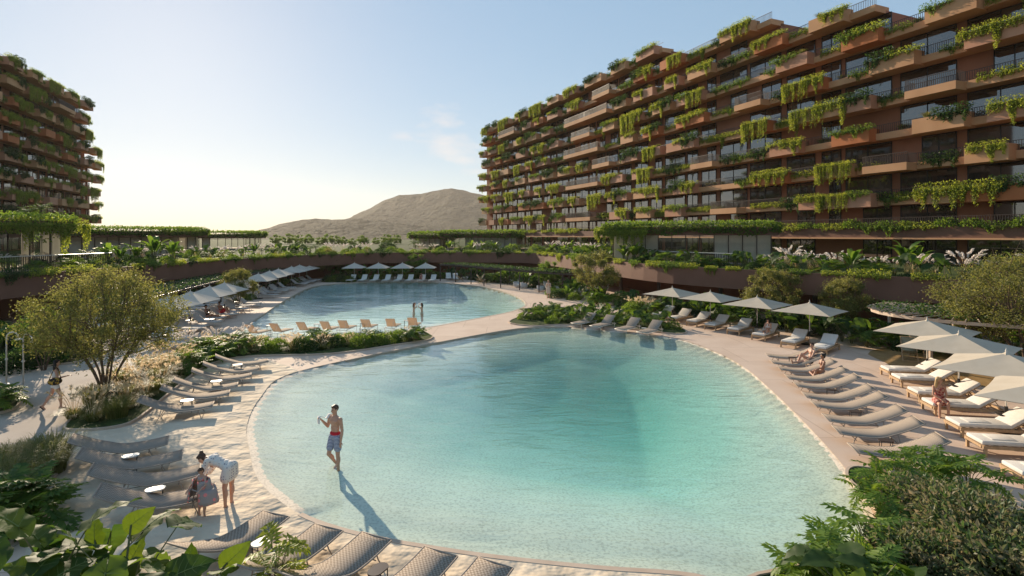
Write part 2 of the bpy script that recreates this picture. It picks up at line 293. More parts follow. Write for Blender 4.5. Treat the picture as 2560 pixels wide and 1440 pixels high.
# pebble apron along the sandy shore, sand, path
peb = gp([(720, 932), (655, 985), (612, 1050), (604, 1120), (618, 1190), (655, 1245), (700, 1280), (770, 1310), (800, 1300), (690, 1240), (645, 1190), (628, 1120), (624, 1060), (655, 997), (722, 942)])
ring_arc = [near_ring[k % len(near_ring)] for k in list(range(21, -1, -1))+list(range(144, 97, -1))]
sand = [(p_[0], p_[1]) for p_ in ring_arc]+[tuple(p_) for p_ in gp([(1950, 1700), (300, 1700), (60, 1400)])]+[tuple(p_) for p_ in catmull(gp([(60, 1400), (85, 1250), (120, 1180), (160, 1100), (175, 1078), (290, 1072), (350, 1050), (430, 985), (520, 920), (640, 897), (720, 915)]), 4)[1:]]
flat('sand', sand, [], .004, M['sand'])
path = catmull(gp([(-400, 1300), (-60, 1190), (60, 1140), (155, 1085), (165, 1060), (240, 1000), (300, 940), (420, 880), (470, 850), (400, 838), (250, 880), (60, 938), (-100, 960), (-500, 1050)]), 4, True)
flat('path', path, [], .004, M['path'])
def bed(pts, name='planting_bed', h=.05):
    ring = catmull(gp(pts), 4, True); o = flat(name, ring, [], h, M['soil']); k = ribbon('bed_edging', ring, .07, -.02, h+.03, M['kerb']); tag(k, kind='structure'); return ring
bed_island = bed([(163, 1066), (200, 1078), (290, 1070), (350, 1046), (430, 980), (520, 915), (620, 893), (830, 886), (1000, 862), (1075, 850), (1060, 838), (900, 852), (760, 862), (620, 872), (520, 866), (450, 878), (400, 900), (330, 930), (250, 990)])
bed_pen = bed([(1272, 806), (1330, 816), (1420, 813), (1560, 822), (1690, 836), (1712, 826), (1640, 800), (1540, 786), (1420, 778), (1330, 786)])
bed_left = bed([(-300, 1250), (-60, 1200), (60, 1130), (140, 1150), (160, 1165), (120, 1210), (80, 1250), (60, 1330), (-200, 1500), (-500, 1500)])
bed_shower = bed([(-200, 960), (-20, 938), (60, 925), (130, 915), (200, 905), (250, 880), (160, 860), (-100, 850), (-400, 880)])
bed_fern = bed([(-300, 1010), (-60, 1035), (20, 1030), (48, 1010), (40, 985), (-40, 970), (-300, 970)])
bed_right = bed([(2590, 1300), (2480, 1265), (2330, 1215), (2200, 1180), (2130, 1172), (2120, 1200), (2180, 1260), (2200, 1330), (2100, 1390), (1960, 1430), (1850, 1480), (1850, 1800), (3000, 1800), (3000, 1400)])
# ---------------------------------------------------------------- hills far behind
def hill(name, prof, dist, depth, seed, amp):
    r = random.Random(seed); nx, ny = 240, 70; from mathutils import noise; xs = [(px-1280)*dist/FPX for px, _ in prof]; hs = [EYE+(HOR-y)*dist/FPX for _, y in prof]
    ph = [(r.uniform(0, 6), r.uniform(.004, .02)*1500/dist, r.uniform(0, 6)) for _ in range(14)]
    V = []
    for j in range(ny+1):
        v = j/ny; y = dist-depth*(1-v) if v <= 1 else 0
        for i in range(nx+1):
            x = xs[0]+(xs[-1]-xs[0])*i/nx; h = float(np.interp(x, xs, hs))
            n = sum(math.sin(x*f*1.7+a+y*f*1.1*math.cos(b)) for a, f, b in ph)/14
            k = v**1.35; fold = .16*math.sin(x*.011*2000/dist+3*v)*math.sin(v*3.14)
            V.append((x*(.86+.14*v), y, -3+(h+3)*max(0, k+fold*k)+amp*n*(1 if v < .97 else .35)*min(1, v*3)+dist*.0022*noise.fractal(Vector((x, y*.6, seed))*(9/dist*5), .7, 2.2, 6)*min(1, v*3)*(1 if v < .97 else .5)))
    for i in range(nx+1): V.append((V[ny*(nx+1)+i][0], dist+depth, -3))
    F = [(j*(nx+1)+i, j*(nx+1)+i+1, (j+1)*(nx+1)+i+1, (j+1)*(nx+1)+i) for j in range(ny+1) for i in range(nx)]
    o = link(name, mesh(name, V, F, M['hill'])); o['kind'] = 'structure'; return o
hill('hill', [(780, 590), (850, 562), (900, 535), (930, 519), (960, 501), (1000, 488), (1050, 484), (1090, 476), (1130, 471), (1160, 476), (1220, 490), (1350, 500), (1600, 530), (1900, 560)], 2300, 900, 3, 9)
hill('low_hill', [(560, 592), (620, 584), (660, 574), (700, 561), (740, 551), (790, 545), (830, 549), (880, 548), (950, 553), (1050, 562), (1200, 572), (1500, 588)], 1500, 500, 8, 7)
# ---------------------------------------------------------------- raised terrace round the court
court = catmull([(33, -18), (33, 8), (30.5, 20), (27.3, 28.8), (24.5, 31.6), (20.9, 34.6), (17.3, 38.8), (12.4, 45.6), (9.3, 55), (6.6, 65), (2.5, 76), (-5, 78.5), (-15.9, 77.5), (-21, 74.5), (-26, 68), (-29.3, 58), (-30.4, 45.6), (-31.6, 33), (-33, 20), (-34, 8), (-34, -18)], 5)
TOP, LOW = 3.5, 2.05
terr = empty('terrace'); tag(terr, 'raised brown terrace with a long curving planted edge around the pool court', 'terrace')
out = [(300, -18), (300, 330), (-300, 330), (-300, -18)]
slab_ring = [(p[0], p[1]) for p in court]+[(-260, -18), (-260, 320), (260, 320), (260, -18)]
o = flat('terrace_top', slab_ring, [], TOP-.12, M['soil'], None); o.parent = terr
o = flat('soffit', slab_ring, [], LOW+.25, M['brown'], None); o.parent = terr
mb = MB(); N = len(court); V = []
for i, p in enumerate(court):
    d = (court[min(i+1, N-1)]-court[max(0, i-1)]).normalized(); n = Vector((-d.y, d.x))     # n points into the court
    V += [(*(p+n*.2), LOW), (*(p+n*.12), TOP), (*(p-n*.08), TOP), (*(p+n*.0), LOW)]
F = [(4*i+k, 4*(i+1)+k, 4*(i+1)+(k+1) % 4, 4*i+(k+1) % 4) for i in range(N-1) for k in range(4)]
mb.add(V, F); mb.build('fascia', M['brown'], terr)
CT = Line2(court)
# recessed ground-floor wall under the terrace, with a few columns
rec = [CT.at(t, -5.5)[0] for t in np.linspace(4, CT.L-4, 90)]
rw = ribbon('recessed_wall', rec, .3, -.02, LOW+.24, M['redbrown'], False); tag(rw, 'terracotta wall set back in the shade under the terrace', 'wall')
for t in np.linspace(30, CT.L-30, 24):
    p, d = CT.at(t, -1.6); mb = MB(); mb.lathe([(.17, 0), (.16, .05), (.16, LOW+.24)], 12)
    o = mb.build('column', M['bronze']); o.location = (*p, 0); tag(o, 'slim dark column standing in shade under the terrace edge', 'column', 'columns under the terrace edge')
# ---------------------------------------------------------------- planted apartment buildings
class Fac(Line2): pass
FLH = 3.1; Z0 = 6.0
BLD = []
def fac_hexa(mb, fc, s0, s1, o0, o1, z0, z1, m=0, n=1):
    for k in range(n):
        a, b = s0+(s1-s0)*k/n, s0+(s1-s0)*(k+1)/n
        q = [fc.at(a, o0)[0], fc.at(b, o0)[0], fc.at(b, o1)[0], fc.at(a, o1)[0]]
        V = [(*p, z0) for p in q]+[(*p, z1) for p in q]; mb.hexa(V, m)
def block(name, label, fc, rows_at, depth, planters, seed, balc, nwin):
    """fc: line of the glass; outward side = left of travel. rows_at(s) -> number of storeys above the podium band."""
    r = random.Random(seed); root = empty(name, (*fc.at(fc.L/2)[0], TOP)); tag(root, label, 'building'); root.location = (0, 0, 0)
    def part(n, mb, ms, p=None): return mb.build(n, ms, p or root)
    # body
    wall = MB(); st = 2.0; s = 0.0
    zones = []
    while s < fc.L-.01:
        e = min(fc.L, s+st); k = rows_at((s+e)/2)
        if zones and zones[-1][2] == k: zones[-1][1] = e
        else: zones.append([s, e, k])
        s = e
    for a, b, k in zones: fac_hexa(wall, fc, a, b, -depth, 0, TOP-.1, Z0+FLH*k, 0, max(1, int((b-a)/5)))
    part('wall', wall, M['wall'])
    # windows by bay
    wins = []; s = .6
    while s < fc.L-3:
        w = r.choice((2.2, 2.8, 3.6, 4.6)); g = r.choice((.5, .8, 1.1))
        for k in range(-1, rows_at(s+w/2)):
            if r.random() < .93: wins.append((s, s+w*(1 if r.random() < .8 else .6), k))
        s += w+g
    cx = lambda s: fc.at(s)[0].length
    wins.sort(key=lambda w: cx((w[0]+w[1])/2)+abs(w[2]-3)*2)
    fr_rest, pn_rest = MB(), MB()
    for i, (a, b, k) in enumerate(wins):
        z0 = (Z0+FLH*k+.12) if k >= 0 else TOP; z1 = Z0+FLH*(k+1)-.34
        fr = MB() if i < nwin else fr_rest; pn = MB() if i < nwin else pn_rest
        nm = max(2, round((b-a)/1.9)); t = .05
        for j in range(nm+1):
            q = a+(b-a-t)*j/nm; fac_hexa(fr, fc, q, q+t, .004, .10, z0, z1)
        fac_hexa(fr, fc, a, b, .006, .098, z1-.06, z1); fac_hexa(fr, fc, a, b, .006, .098, z0, z0+.06)
        fac_hexa(pn, fc, a+.02, b-.02, .002, .05, z0+.03, z1-.03)
        if i < nwin: f = part('window', fr, M['dark']); part('pane', pn, M['pane'], f)
    if fr_rest.v:
        f = part('window', fr_rest, M['dark']); f['kind'] = 'stuff'; part('pane', pn_rest, M['pane'], f)
    # slab band per storey with a thin railing on it
    kmax = max(z[2] for z in zones); tops = []
    for k in range(0, kmax+1):
        sb, rl = MB(), MB()
        for a, b, kk in zones:
            if k > kk: continue
            zz = Z0+FLH*k; o1 = 3.0 if k == 0 else 1.55
            fac_hexa(sb, fc, a, b, .12 if k < kk else -.5, o1, zz-.3, zz+(.75 if k == 0 else .34), 0, max(1, int((b-a)/4)))
            if k == 0: fac_hexa(sb, fc, a, b, .14, o1+.12, zz-.36, zz-.22, 1, max(1, int((b-a)/4)))
            n = int((b-a)/.17)
            zr0, zr1 = zz+(.75 if k == 0 else .34), zz+(1.55 if k == 0 else 1.12)
            for j in range(n):
                q = a+(b-a)*j/n
                if fc.at(q)[0].length > 85: continue
                fac_hexa(rl, fc, q, q+.03, o1-.16, o1-.13, zr0, zr1)
            fac_hexa(rl, fc, a, b, o1-.17, o1-.12, zr1, zr1+.04, 0, max(1, int((b-a)/5)))
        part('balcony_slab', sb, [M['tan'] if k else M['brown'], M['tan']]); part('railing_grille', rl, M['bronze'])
    # planter boxes
    PL = []
    for k in range(1, kmax+1):
        s = r.uniform(0, 3)
        while s < fc.L-2.5:
            w = r.uniform(3.2, 6.0)
            if k <= rows_at(s+w/2): PL.append((s, min(fc.L+1.2, s+w), k, r.choice(('tan', 'tan', 'orange', 'pink', 'pink')), False))
            s += w+r.uniform(1.2, 4.2)
    if planters:                                             # the ones read off the photograph replace chance near the viewer
        smax = max(p[1] for p in planters); PL = [p for p in PL if p[0] > smax+1]+[(*p, False) for p in planters]
    PL += [(*p, True) for p in balc]
    PL = [p for p in PL if p[4] or not any(q[4] and q[2] == p[2] and q[0]-1 < p[1] and p[0] < q[1]+1 for q in PL)]
    PL.sort(key=lambda p: cx((p[0]+p[1])/2)); rest = MB()
    pm = {'tan': 0, 'orange': 1, 'pink': 2}; ml = [M['tan'], M['orange'], M['pink']]
    for i, (a, b, k, c, isb) in enumerate(PL):
        zz = Z0+FLH*k; mb = MB() if i < 100 else rest
        if isb:
            fac_hexa(mb, fc, a, b, 1.5, 3.0, zz-.42, zz+.26, 0, 2); f = None
            g = MB(); n = int((b-a)/.15)
            for j in range(n+1):
                q = a+(b-a-.03)*j/n; fac_hexa(g, fc, q, q+.03, 2.88, 2.92, zz+.26, zz+1.15)
            for j in range(10):
                for e in (a+.02, b-.05): fac_hexa(g, fc, e, e+.03, 1.55+j*.14, 1.58+j*.14, zz+.26, zz+1.15)
            fac_hexa(g, fc, a, b, 2.86, 2.94, zz+1.15, zz+1.2, 0, 2)
            f = part('balcony', mb if i < 100 else mb, ml) if i < 100 else None
            part('railing_grille', g, M['bronze'], f)
        else:
            fac_hexa(mb, fc, a, b, 1.0, 2.55, zz-.42, zz+.86, pm[c], 2)
            if i < 100: part('planter', mb, ml)
    if rest.v: f = part('planter', rest, ml); f['kind'] = 'stuff'
    return root, PL, zones
def s_of(fc, px, out=2.4):
    q = (px-1280)/FPX; return min(np.linspace(0, fc.L, 900), key=lambda s: abs(fc.at(s, out)[0].x/fc.at(s, out)[0].y-q))
facR = Fac(catmull([(55, 8), (47.5, 25), (39.9, 43), (30.3, 66), (18.0, 97), (7, 122), (-4.5, 145.5), (-7, 150)], 4))
sR = lambda a, b: tuple(sorted((s_of(facR, a), s_of(facR, b))))
rowsR = lambda s: 7 if s < s_of(facR, 2448) else 6 if s < s_of(facR, 2195) else 7 if s < s_of(facR, 1925) else 8 if s < s_of(facR, 1650) else 9
_s6 = [s_of(facR, v) for v in (2448, 2195, 1925, 1650)]
rowsR = lambda s: 7 if s < _s6[0] else 6 if s < _s6[1] else 7 if s < _s6[2] else 8 if s < _s6[3] else 9
pr = []
for a, b, k, c in ((1860, 1925, 1, 'tan'), (2000, 2180, 1, 'pink'), (2308, 2393, 1, 'tan'), (2413, 2565, 1, 'orange'), (1888, 1965, 2, 'orange'), (2049, 2128, 2, 'tan'), (2410, 2527, 2, 'tan'),
                   (1925, 2000, 3, 'pink'), (2080, 2175, 3, 'orange'), (2284, 2410, 3, 'tan'), (2470, 2575, 3, 'pink'), (1860, 1920, 4, 'orange'), (1995, 2104, 4, 'tan'), (2106, 2178, 4, 'pink'), (2406, 2555, 4, 'orange'),
                   (1970, 2058, 5, 'orange'), (2175, 2285, 5, 'tan'), (2411, 2575, 5, 'pink'), (1943, 2020, 6, 'pink'), (2107, 2199, 6, 'orange'), (2314, 2443, 6, 'tan'), (1888, 1957, 7, 'orange'), (2023, 2111, 7, 'tan'), (2500, 2600, 7, 'tan'),
                   (1800, 1878, 8, 'tan'), (2600, 2760, 2, 'pink'), (2620, 2780, 4, 'tan'), (2590, 2700, 6, 'orange')):
    s0, s1 = sR(a, b); pr.append((s0, s1, k, c))
bal = []
for a, b, k in ((2270, 2398, 4), (2165, 2277, 2), (1846, 1912, 5), (1785, 1850, 1), (1420, 1482, 1), (1420, 1500, 3), (1415, 1500, 5), (1433, 1480, 6), (1465, 1522, 7), (1416, 1468, 7), (1487, 1530, 8), (1487, 1530, 4), (1250, 1290, 8), (1735, 1790, 3)):
    s0, s1 = sR(a, b); bal.append((s0, s1, k, 'tan'))
bR, PLR, zR = block('apartment_building', 'long curved terracotta apartment block with staggered planted balconies, the larger one beside the pool', facR, rowsR, 14, pr, 5, bal, 100)
facL = Fac(catmull([(-98, 124.5), (-96, 121), (-84.3, 89), (-79, 72), (-73, 50)], 5)); 
bL, PLL, zL = block('apartment_building', 'shaded terracotta apartment block overgrown with greenery, the smaller one against the bright sky', facL, lambda s: 3 if s < 2 else 5 if s < 4 else 7 if s < 6 else 8 if s < 8 else 9, 14, None, 9, [(s_of(facL, 180), s_of(facL, 140), 8, 'tan')], 60)
# ---------------------------------------------------------------- plant meshes
def unit(a): return a/np.maximum(1e-9, np.linalg.norm(a, axis=-1, keepdims=True))
def kites(B, D, Nn, L, Wd, fold=.2):
    D = unit(D); S = unit(np.cross(D, Nn)); U = np.cross(S, D); L = np.asarray(L).reshape(-1, 1); Wd = np.asarray(Wd).reshape(-1, 1)
    V = np.stack([B, B+D*L*.45+S*Wd/2+U*fold*Wd, B+D*L, B+D*L*.45-S*Wd/2+U*fold*Wd], 1).reshape(-1, 3)
    return V, np.arange(len(V)).reshape(-1, 4)
def rdir(n, zb=0.0):
    d = rng.normal(size=(n, 3)); d = unit(d); d[:, 2] += zb; return unit(d)
class PM:
    """Collects quads for one plant mesh."""
    def __init__(s): s.V = []; s.F = []; s.m = []; s.n = 0
    def add(s, V, F, m=0): s.V.append(np.asarray(V, float)); s.F += (np.asarray(F)+s.n).tolist(); s.m += [m]*len(F); s.n += len(V); return s
    def tube(s, pts, r, m=0, n=5):
        mb = MB(); mb.tube(pts, r, n, cap=False); return s.add(mb.v, [list(f) for f in mb.f], m)
    def mesh(s, name, mats, smooth=False): return mesh(name, np.concatenate(s.V), s.F, mats, s.m, smooth)
def blade_strips(pm, n, r0, h, spread, w, droop, m=0, seg=4, hv=.35, center=(0, 0, 0)):
    a = rng.uniform(0, 2*np.pi, n); r = r0*np.sqrt(rng.uniform(0, 1, n)); H = h*(1-hv*rng.uniform(0, 1, n)); sp = spread*rng.uniform(.15, 1, n)
    B = np.stack([r*np.cos(a), r*np.sin(a), 0*a], 1)+np.array(center); a2 = a+rng.normal(0, .5, n); O = np.stack([np.cos(a2), np.sin(a2), 0*a2], 1); S = np.stack([-np.sin(a2), np.cos(a2), 0*a2], 1)
    V = []
    for k in range(seg+1):
        t = k/seg; c = B+O*(sp*t**1.6)[:, None]; c[:, 2] += H*(t-droop*t**2.6); ww = w*(1-t**1.5)+.001
        V += [c-S*ww/2, c+S*ww/2]
    V = np.stack(V, 1); idx = np.arange(n)[:, None]*(2*(seg+1)); F = []
    for k in range(seg): F.append(np.concatenate([idx+2*k, idx+2*k+1, idx+2*k+3, idx+2*k+2], 1))
    pm.add(V.reshape(-1, 3), np.concatenate(F), m); return V[:, -2], O
def trailing(w, drop, n_str, mt, seed, lf=.11, top=.3, clump=True, name='trailing_plant'):
    g = random.Random(seed); pm = PM(); B, D = [], []
    c = [(g.uniform(-w/2, w/2), g.uniform(.18, .4), g.uniform(.5, 1)) for _ in range(3)]
    for i in range(n_str):
        x = g.uniform(-w/2, w/2); k = max([q*math.exp(-((x-p)/s)**2) for p, s, q in c]+[.3]) if clump else 1
        L = drop*k*g.uniform(.25, 1)**1.3; y = -g.uniform(.02, .28); z = g.uniform(0, .15); t = 0
        while t < L:
            B.append((x+g.gauss(0, .03), y+g.gauss(0, .035), z-t)); D.append((g.gauss(0, .7), -.5+g.gauss(0, .6), -.9+g.gauss(0, .5))); t += lf*.42
    for i in range(int(330*w/2)):
        x = g.uniform(-w/2, w/2); y = g.uniform(-.3, .5); B.append((x, y, g.uniform(0, top)*(1-.5*abs(y)))); D.append((g.gauss(0, 1), -.3+g.gauss(0, 1), g.gauss(.3, .6)))
    B, D = np.array(B), np.array(D); n = len(B); V, F = kites(B, D, rdir(n, .4), rng.uniform(.7, 1.25, n)*lf, rng.uniform(.45, .75, n)*lf)
    return pm.add(V, F).mesh(name, mt)
def mound(rx, ry, rz, n, lf, mt, seed, name='bushy_plant', flatz=.0, lobes=5, gap=.0):
    g = np.random.default_rng(seed); d = unit(g.normal(size=(n, 3))); d[:, 2] = np.abs(d[:, 2])*1.0-.15*g.uniform(0, 1, n)
    lc = unit(g.normal(size=(lobes, 3))); bump = 1+.28*np.max(np.clip(d@lc.T, 0, 1)**6, 1)-.18*g.uniform(0, 1, n)
    rr = g.uniform(.55, 1, n)**.5*bump; rr = rr*(1-gap*(np.sin(d@lc[0]*7+seed)*np.sin(d@lc[1]*9)+.3).clip(0, 1)); P = d*rr[:, None]*np.array([rx, ry, rz]); P[:, 2] += flatz
    D = d+g.normal(0, .55, (n, 3)); D[:, 2] -= .2; V, F = kites(P, D, unit(d+g.normal(0, .4, (n, 3))), g.uniform(.7, 1.3, n)*lf, g.uniform(.4, .62, n)*lf)
    return PM().add(V, F).mesh(name, mt)
def tuft(h, spread, n, w, mt, droop=.55, r0=.15, name='grass_tuft'):
    pm = PM(); blade_strips(pm, n, r0, h, spread, w, droop); return pm.mesh(name, mt)
def plumegrass(h, nb, npl, mt, seed, pl=.45, lean=.45, pr=.045, thick=10):
    g = random.Random(seed); pm = PM(); blade_strips(pm, nb, .16, h*.72, .75, .018, .6, 0)
    for i in range(npl):
        a = g.uniform(0, 6.28); r = g.uniform(.02, .16); ln = g.uniform(.1, lean); H = h*g.uniform(.8, 1.05)
        p = [Vector((math.cos(a)*(r+ln*t**2), math.sin(a)*(r+ln*t**2), H*(t-.12*t**3))) for t in (0, .3, .6, .8, 1)]
        pm.tube(p, [.005]*5, 1, 3); e = p[-1]; d = (p[-1]-p[-2]).normalized(); nn = int(thick*pl/.1)
        s = np.linspace(0, 1, nn); bend = np.array([math.cos(a), math.sin(a), -.5]); Bp = np.array(e)+np.outer(s*pl, np.array(d))+np.outer((s**2)*pl*.35, bend)
        dd = unit(np.array(d)+rng.normal(0, .45, (nn, 3))); prof = np.sin(np.pi*np.clip(s*.85+.12, 0, 1))
        V, F = kites(Bp, dd, rdir(nn), .1*prof+.035, pr*(.5+prof)); pm.add(V, F, 2)
    return pm.mesh('plume_grass', mt)
def heart(nu=7, nv=4, wav=.05, seed=0, droop=.35, cup=.22):
    """Elephant-ear blade, unit length, stalk joins at the origin; returns V,F and midrib points."""
    g = random.Random(seed); ph = g.uniform(0, 6); V = []; ys = np.linspace(-.32, 1, nu*2)
    def hw(y): return float(np.interp(y, (-.33, -.29, -.2, -.08, .06, .2, .4, .6, .78, .9, .97, 1), (0, .17, .31, .41, .455, .45, .385, .285, .165, .08, .03, 0)))
    def zz(x, y): return -droop*max(0, y)**2+cup*abs(x)-.25*x*x+.0
    for y in ys:
        for j in range(-nv, nv+1):
            u = j/nv; x = hw(y)*u; notch = .0
            if y < 0: x = (abs(u)*.75+.25)*hw(y)*(1 if u > 0 else -1) if u else 0
            V.append((x, y if u else max(y, -.0), zz(x, y)+wav*abs(u)**2*math.sin(y*17+ph+(2 if u > 0 else 0))+.012*math.cos(abs(x)*20-y*30)))
    k = 2*nv+1; F = [(a*k+b, a*k+b+1, (a+1)*k+b+1, (a+1)*k+b) for a in range(len(ys)-1) for b in range(k-1)]
    rb = [(0, y, zz(0, y)+.016) for y in np.linspace(0, .93, 6)]; return np.array(V), np.array(F), rb, hw, zz
def frame_from(d, up):
    y = np.array(d, float); y /= np.linalg.norm(y); x = np.cross(y, up); x /= max(1e-6, np.linalg.norm(x)); z = np.cross(x, y); return np.stack([x, y, z], 1)
def earplant(n, h, size, seed, spread=.7, upright=.35, mts=None, ribs=True, wav=.05):
    g = random.Random(seed); lf, st = PM(), PM()
    for i in range(n):
        a = 2*math.pi*(i*.382+g.uniform(-.06, .06)); hh = h*g.uniform(.55, 1.05); r = spread*g.uniform(.35, 1); s = size*g.uniform(.65, 1.1)
        o = Vector((math.cos(a), math.sin(a), 0)); top = o*r+Vector((0, 0, hh)); pts = [o*.05, o*r*.35+Vector((0, 0, hh*.6)), top]
        st.tube(catmull(pts, 3), [.016*s/.5, .014*s/.5, .012*s/.5, .011*s/.5, .01*s/.5, .008*s/.5, .008*s/.5][:7], 0, 5)
        dz = g.uniform(-1.1, -.1) if g.random() > upright else g.uniform(.2, .9)
        d = o*1.0+Vector((g.uniform(-.4, .4), g.uniform(-.4, .4), dz)); Fm = frame_from(d, np.array([o.x*.45*(1 if dz < .2 else -1)+g.uniform(-.3, .3), o.y*.45+g.uniform(-.3, .3), 1.0]))
        V, F, rb, hw, zz = heart(seed=g.randint(0, 99), wav=wav); V2 = (V*s)@Fm.T+np.array(top); lf.add(V2, F)
        if ribs:
            for y in (.02, .18, .34, .5, .66):
                for sg in (-1, 1):
                    x1 = hw(min(.9, y+.16))*.85*sg; q = [(0, y, zz(0, y)+.014), (x1*.5, y+.07, zz(x1*.5, y+.07)+.02), (x1, y+.16, zz(x1, y+.16)+.02)]
                    st.tube([tuple((np.array(p)*s)@Fm.T+np.array(top)) for p in q], [.005*s, .004*s, .002*s], 1, 3)
            st.tube([tuple((np.array(p)*s)@Fm.T+np.array(top)) for p in rb], [.011*s, .010*s, .009*s, .007*s, .005*s, .002*s], 1, 4)
    return lf.mesh('leaf_blades', mts[0], True), st.mesh('stalks', [M['stem'], M['rib']])
def lobed(seed, n=8):
    """Deeply cut philodendron blade, unit length."""
    g = random.Random(seed); B, D, L, Wd = [], [], [], []
    for k in range(n):
        y = -.12+1.0*k/n; ang = math.radians(118-95*k/n); l = .5*math.sin(math.pi*(.2+.72*k/n))**.8
        for sg in (-1, 1):
            B.append((0, y, -.25*y*y)); D.append((sg*math.sin(ang), math.cos(ang), -.25+g.uniform(-.15, .15))); L.append(l*g.uniform(.9, 1.1)); Wd.append(.18)
    for sg in (-1, 1): B.append((0, -.12, 0)); D.append((sg*.16, 1, -.15)); L.append(1.0); Wd.append(.17)
    B.append((0, .82, -.2)); D.append((0, 1, -.5)); L.append(.3); Wd.append(.12)
    B, D = np.array(B, float), np.array(D, float); V, F = kites(B, D, np.tile([0, 0, 1.0], (len(B), 1)), L, Wd, .12)
    return V, F
def philo(n, h, size, seed, mt, spread=.6, name='philodendron'):
    g = random.Random(seed); lf, st = PM(), PM()
    for i in range(n):
        a = 2.4*i+g.uniform(-.3, .3); f = math.sqrt((i+.5)/n); hh = h*(1.05-.55*f*f)*g.uniform(.8, 1.1); r = spread*f*g.uniform(.75, 1.1); s = size*g.uniform(.75, 1.15)
        o = Vector((math.cos(a), math.sin(a), 0)); top = o*r+Vector((0, 0, hh)); st.tube([o*.03, o*r*.45+Vector((0, 0, hh*.65)), top], [.01, .009, .007], 0, 4)
        Fm = frame_from(o+Vector((g.uniform(-.4, .4), g.uniform(-.4, .4), g.uniform(-.6, .5))), np.array([g.uniform(-.35, .35), g.uniform(-.35, .35), 1.0])); V, F = lobed(g.randint(0, 99)); lf.add((V*s)@Fm.T+np.array(top), F)
    return lf.mesh('leaf_blades', mt), st.mesh('stalks', M['stem'])
def paddle(n, h, seed, mt, w=.2, spread=.5):
    g = random.Random(seed); lf, st = PM(), PM(); m = 7
    for i in range(n):
        a = 2.4*i+g.uniform(-.4, .4); o = np.array([math.cos(a), math.sin(a), 0]); sd = np.array([-o[1], o[0], 0]); H = h*g.uniform(.7, 1.05); sp = spread*g.uniform(.5, 1.3); V = []
        for k in range(m):
            t = k/(m-1); c = o*(.05+sp*(.3+.7*t)**1.8)+np.array([0, 0, H*(.42+.58*t-.22*t**3)]); ww = w*math.sin(math.pi*min(1, .08+.9*t))**.7
            V += [c-sd*ww+[0, 0, .35*ww], c, c+sd*ww+[0, 0, .35*ww]]
        lf.add(V, [(3*k+j, 3*k+j+1, 3*k+j+4, 3*k+j+3) for k in range(m-1) for j in (0, 1)]); st.tube([o*.04, tuple(V[1])], [.016, .012], 0, 4)
    return lf.mesh('leaf_blades', mt, True), st.mesh('stalks', M['stem'])
def frondplant(n, h, seed, mt, L=.9, lw=.032, pin=13):
    g = random.Random(seed); lf, st = PM(), PM(); st.tube([(0, 0, 0), (.02, .01, h*.5), (0, 0, h*.62)], [.05, .045, .04], 0, 6)
    for i in range(n):
        a = 2.4*i; el = g.uniform(-.1, 1.15); o = np.array([math.cos(a), math.sin(a), 0]); p0 = np.array([0, 0, h*.6]); sd = np.array([-o[1], o[0], 0]); LL = L*g.uniform(.75, 1.1); B, D = [], []; rb = []
        for k in range(pin):
            t = k/(pin-1); c = p0+o*LL*t*math.cos(el)*(1)+np.array([0, 0, LL*(t*math.sin(el)-.45*t*t)]); rb.append(tuple(c))
            for sg in (-1, 1): B.append(c); D.append(sd*sg+o*.7+np.array([0, 0, -.3+g.uniform(-.15, .15)]))
        B, D = np.array(B), np.array(D); ll = .34*LL*np.sin(np.pi*np.clip(np.repeat(np.linspace(.12, .97, pin), 2), 0, 1))**.6
        V, F = kites(B, D, np.tile([0, 0, 1.0], (len(B), 1)), ll, np.full(len(B), lw), .1); lf.add(V, F); st.tube(rb[::4]+[rb[-1]], .007, 0, 3)
    return lf.mesh('leaf_blades', mt), st.mesh('stalks', M['stem'])
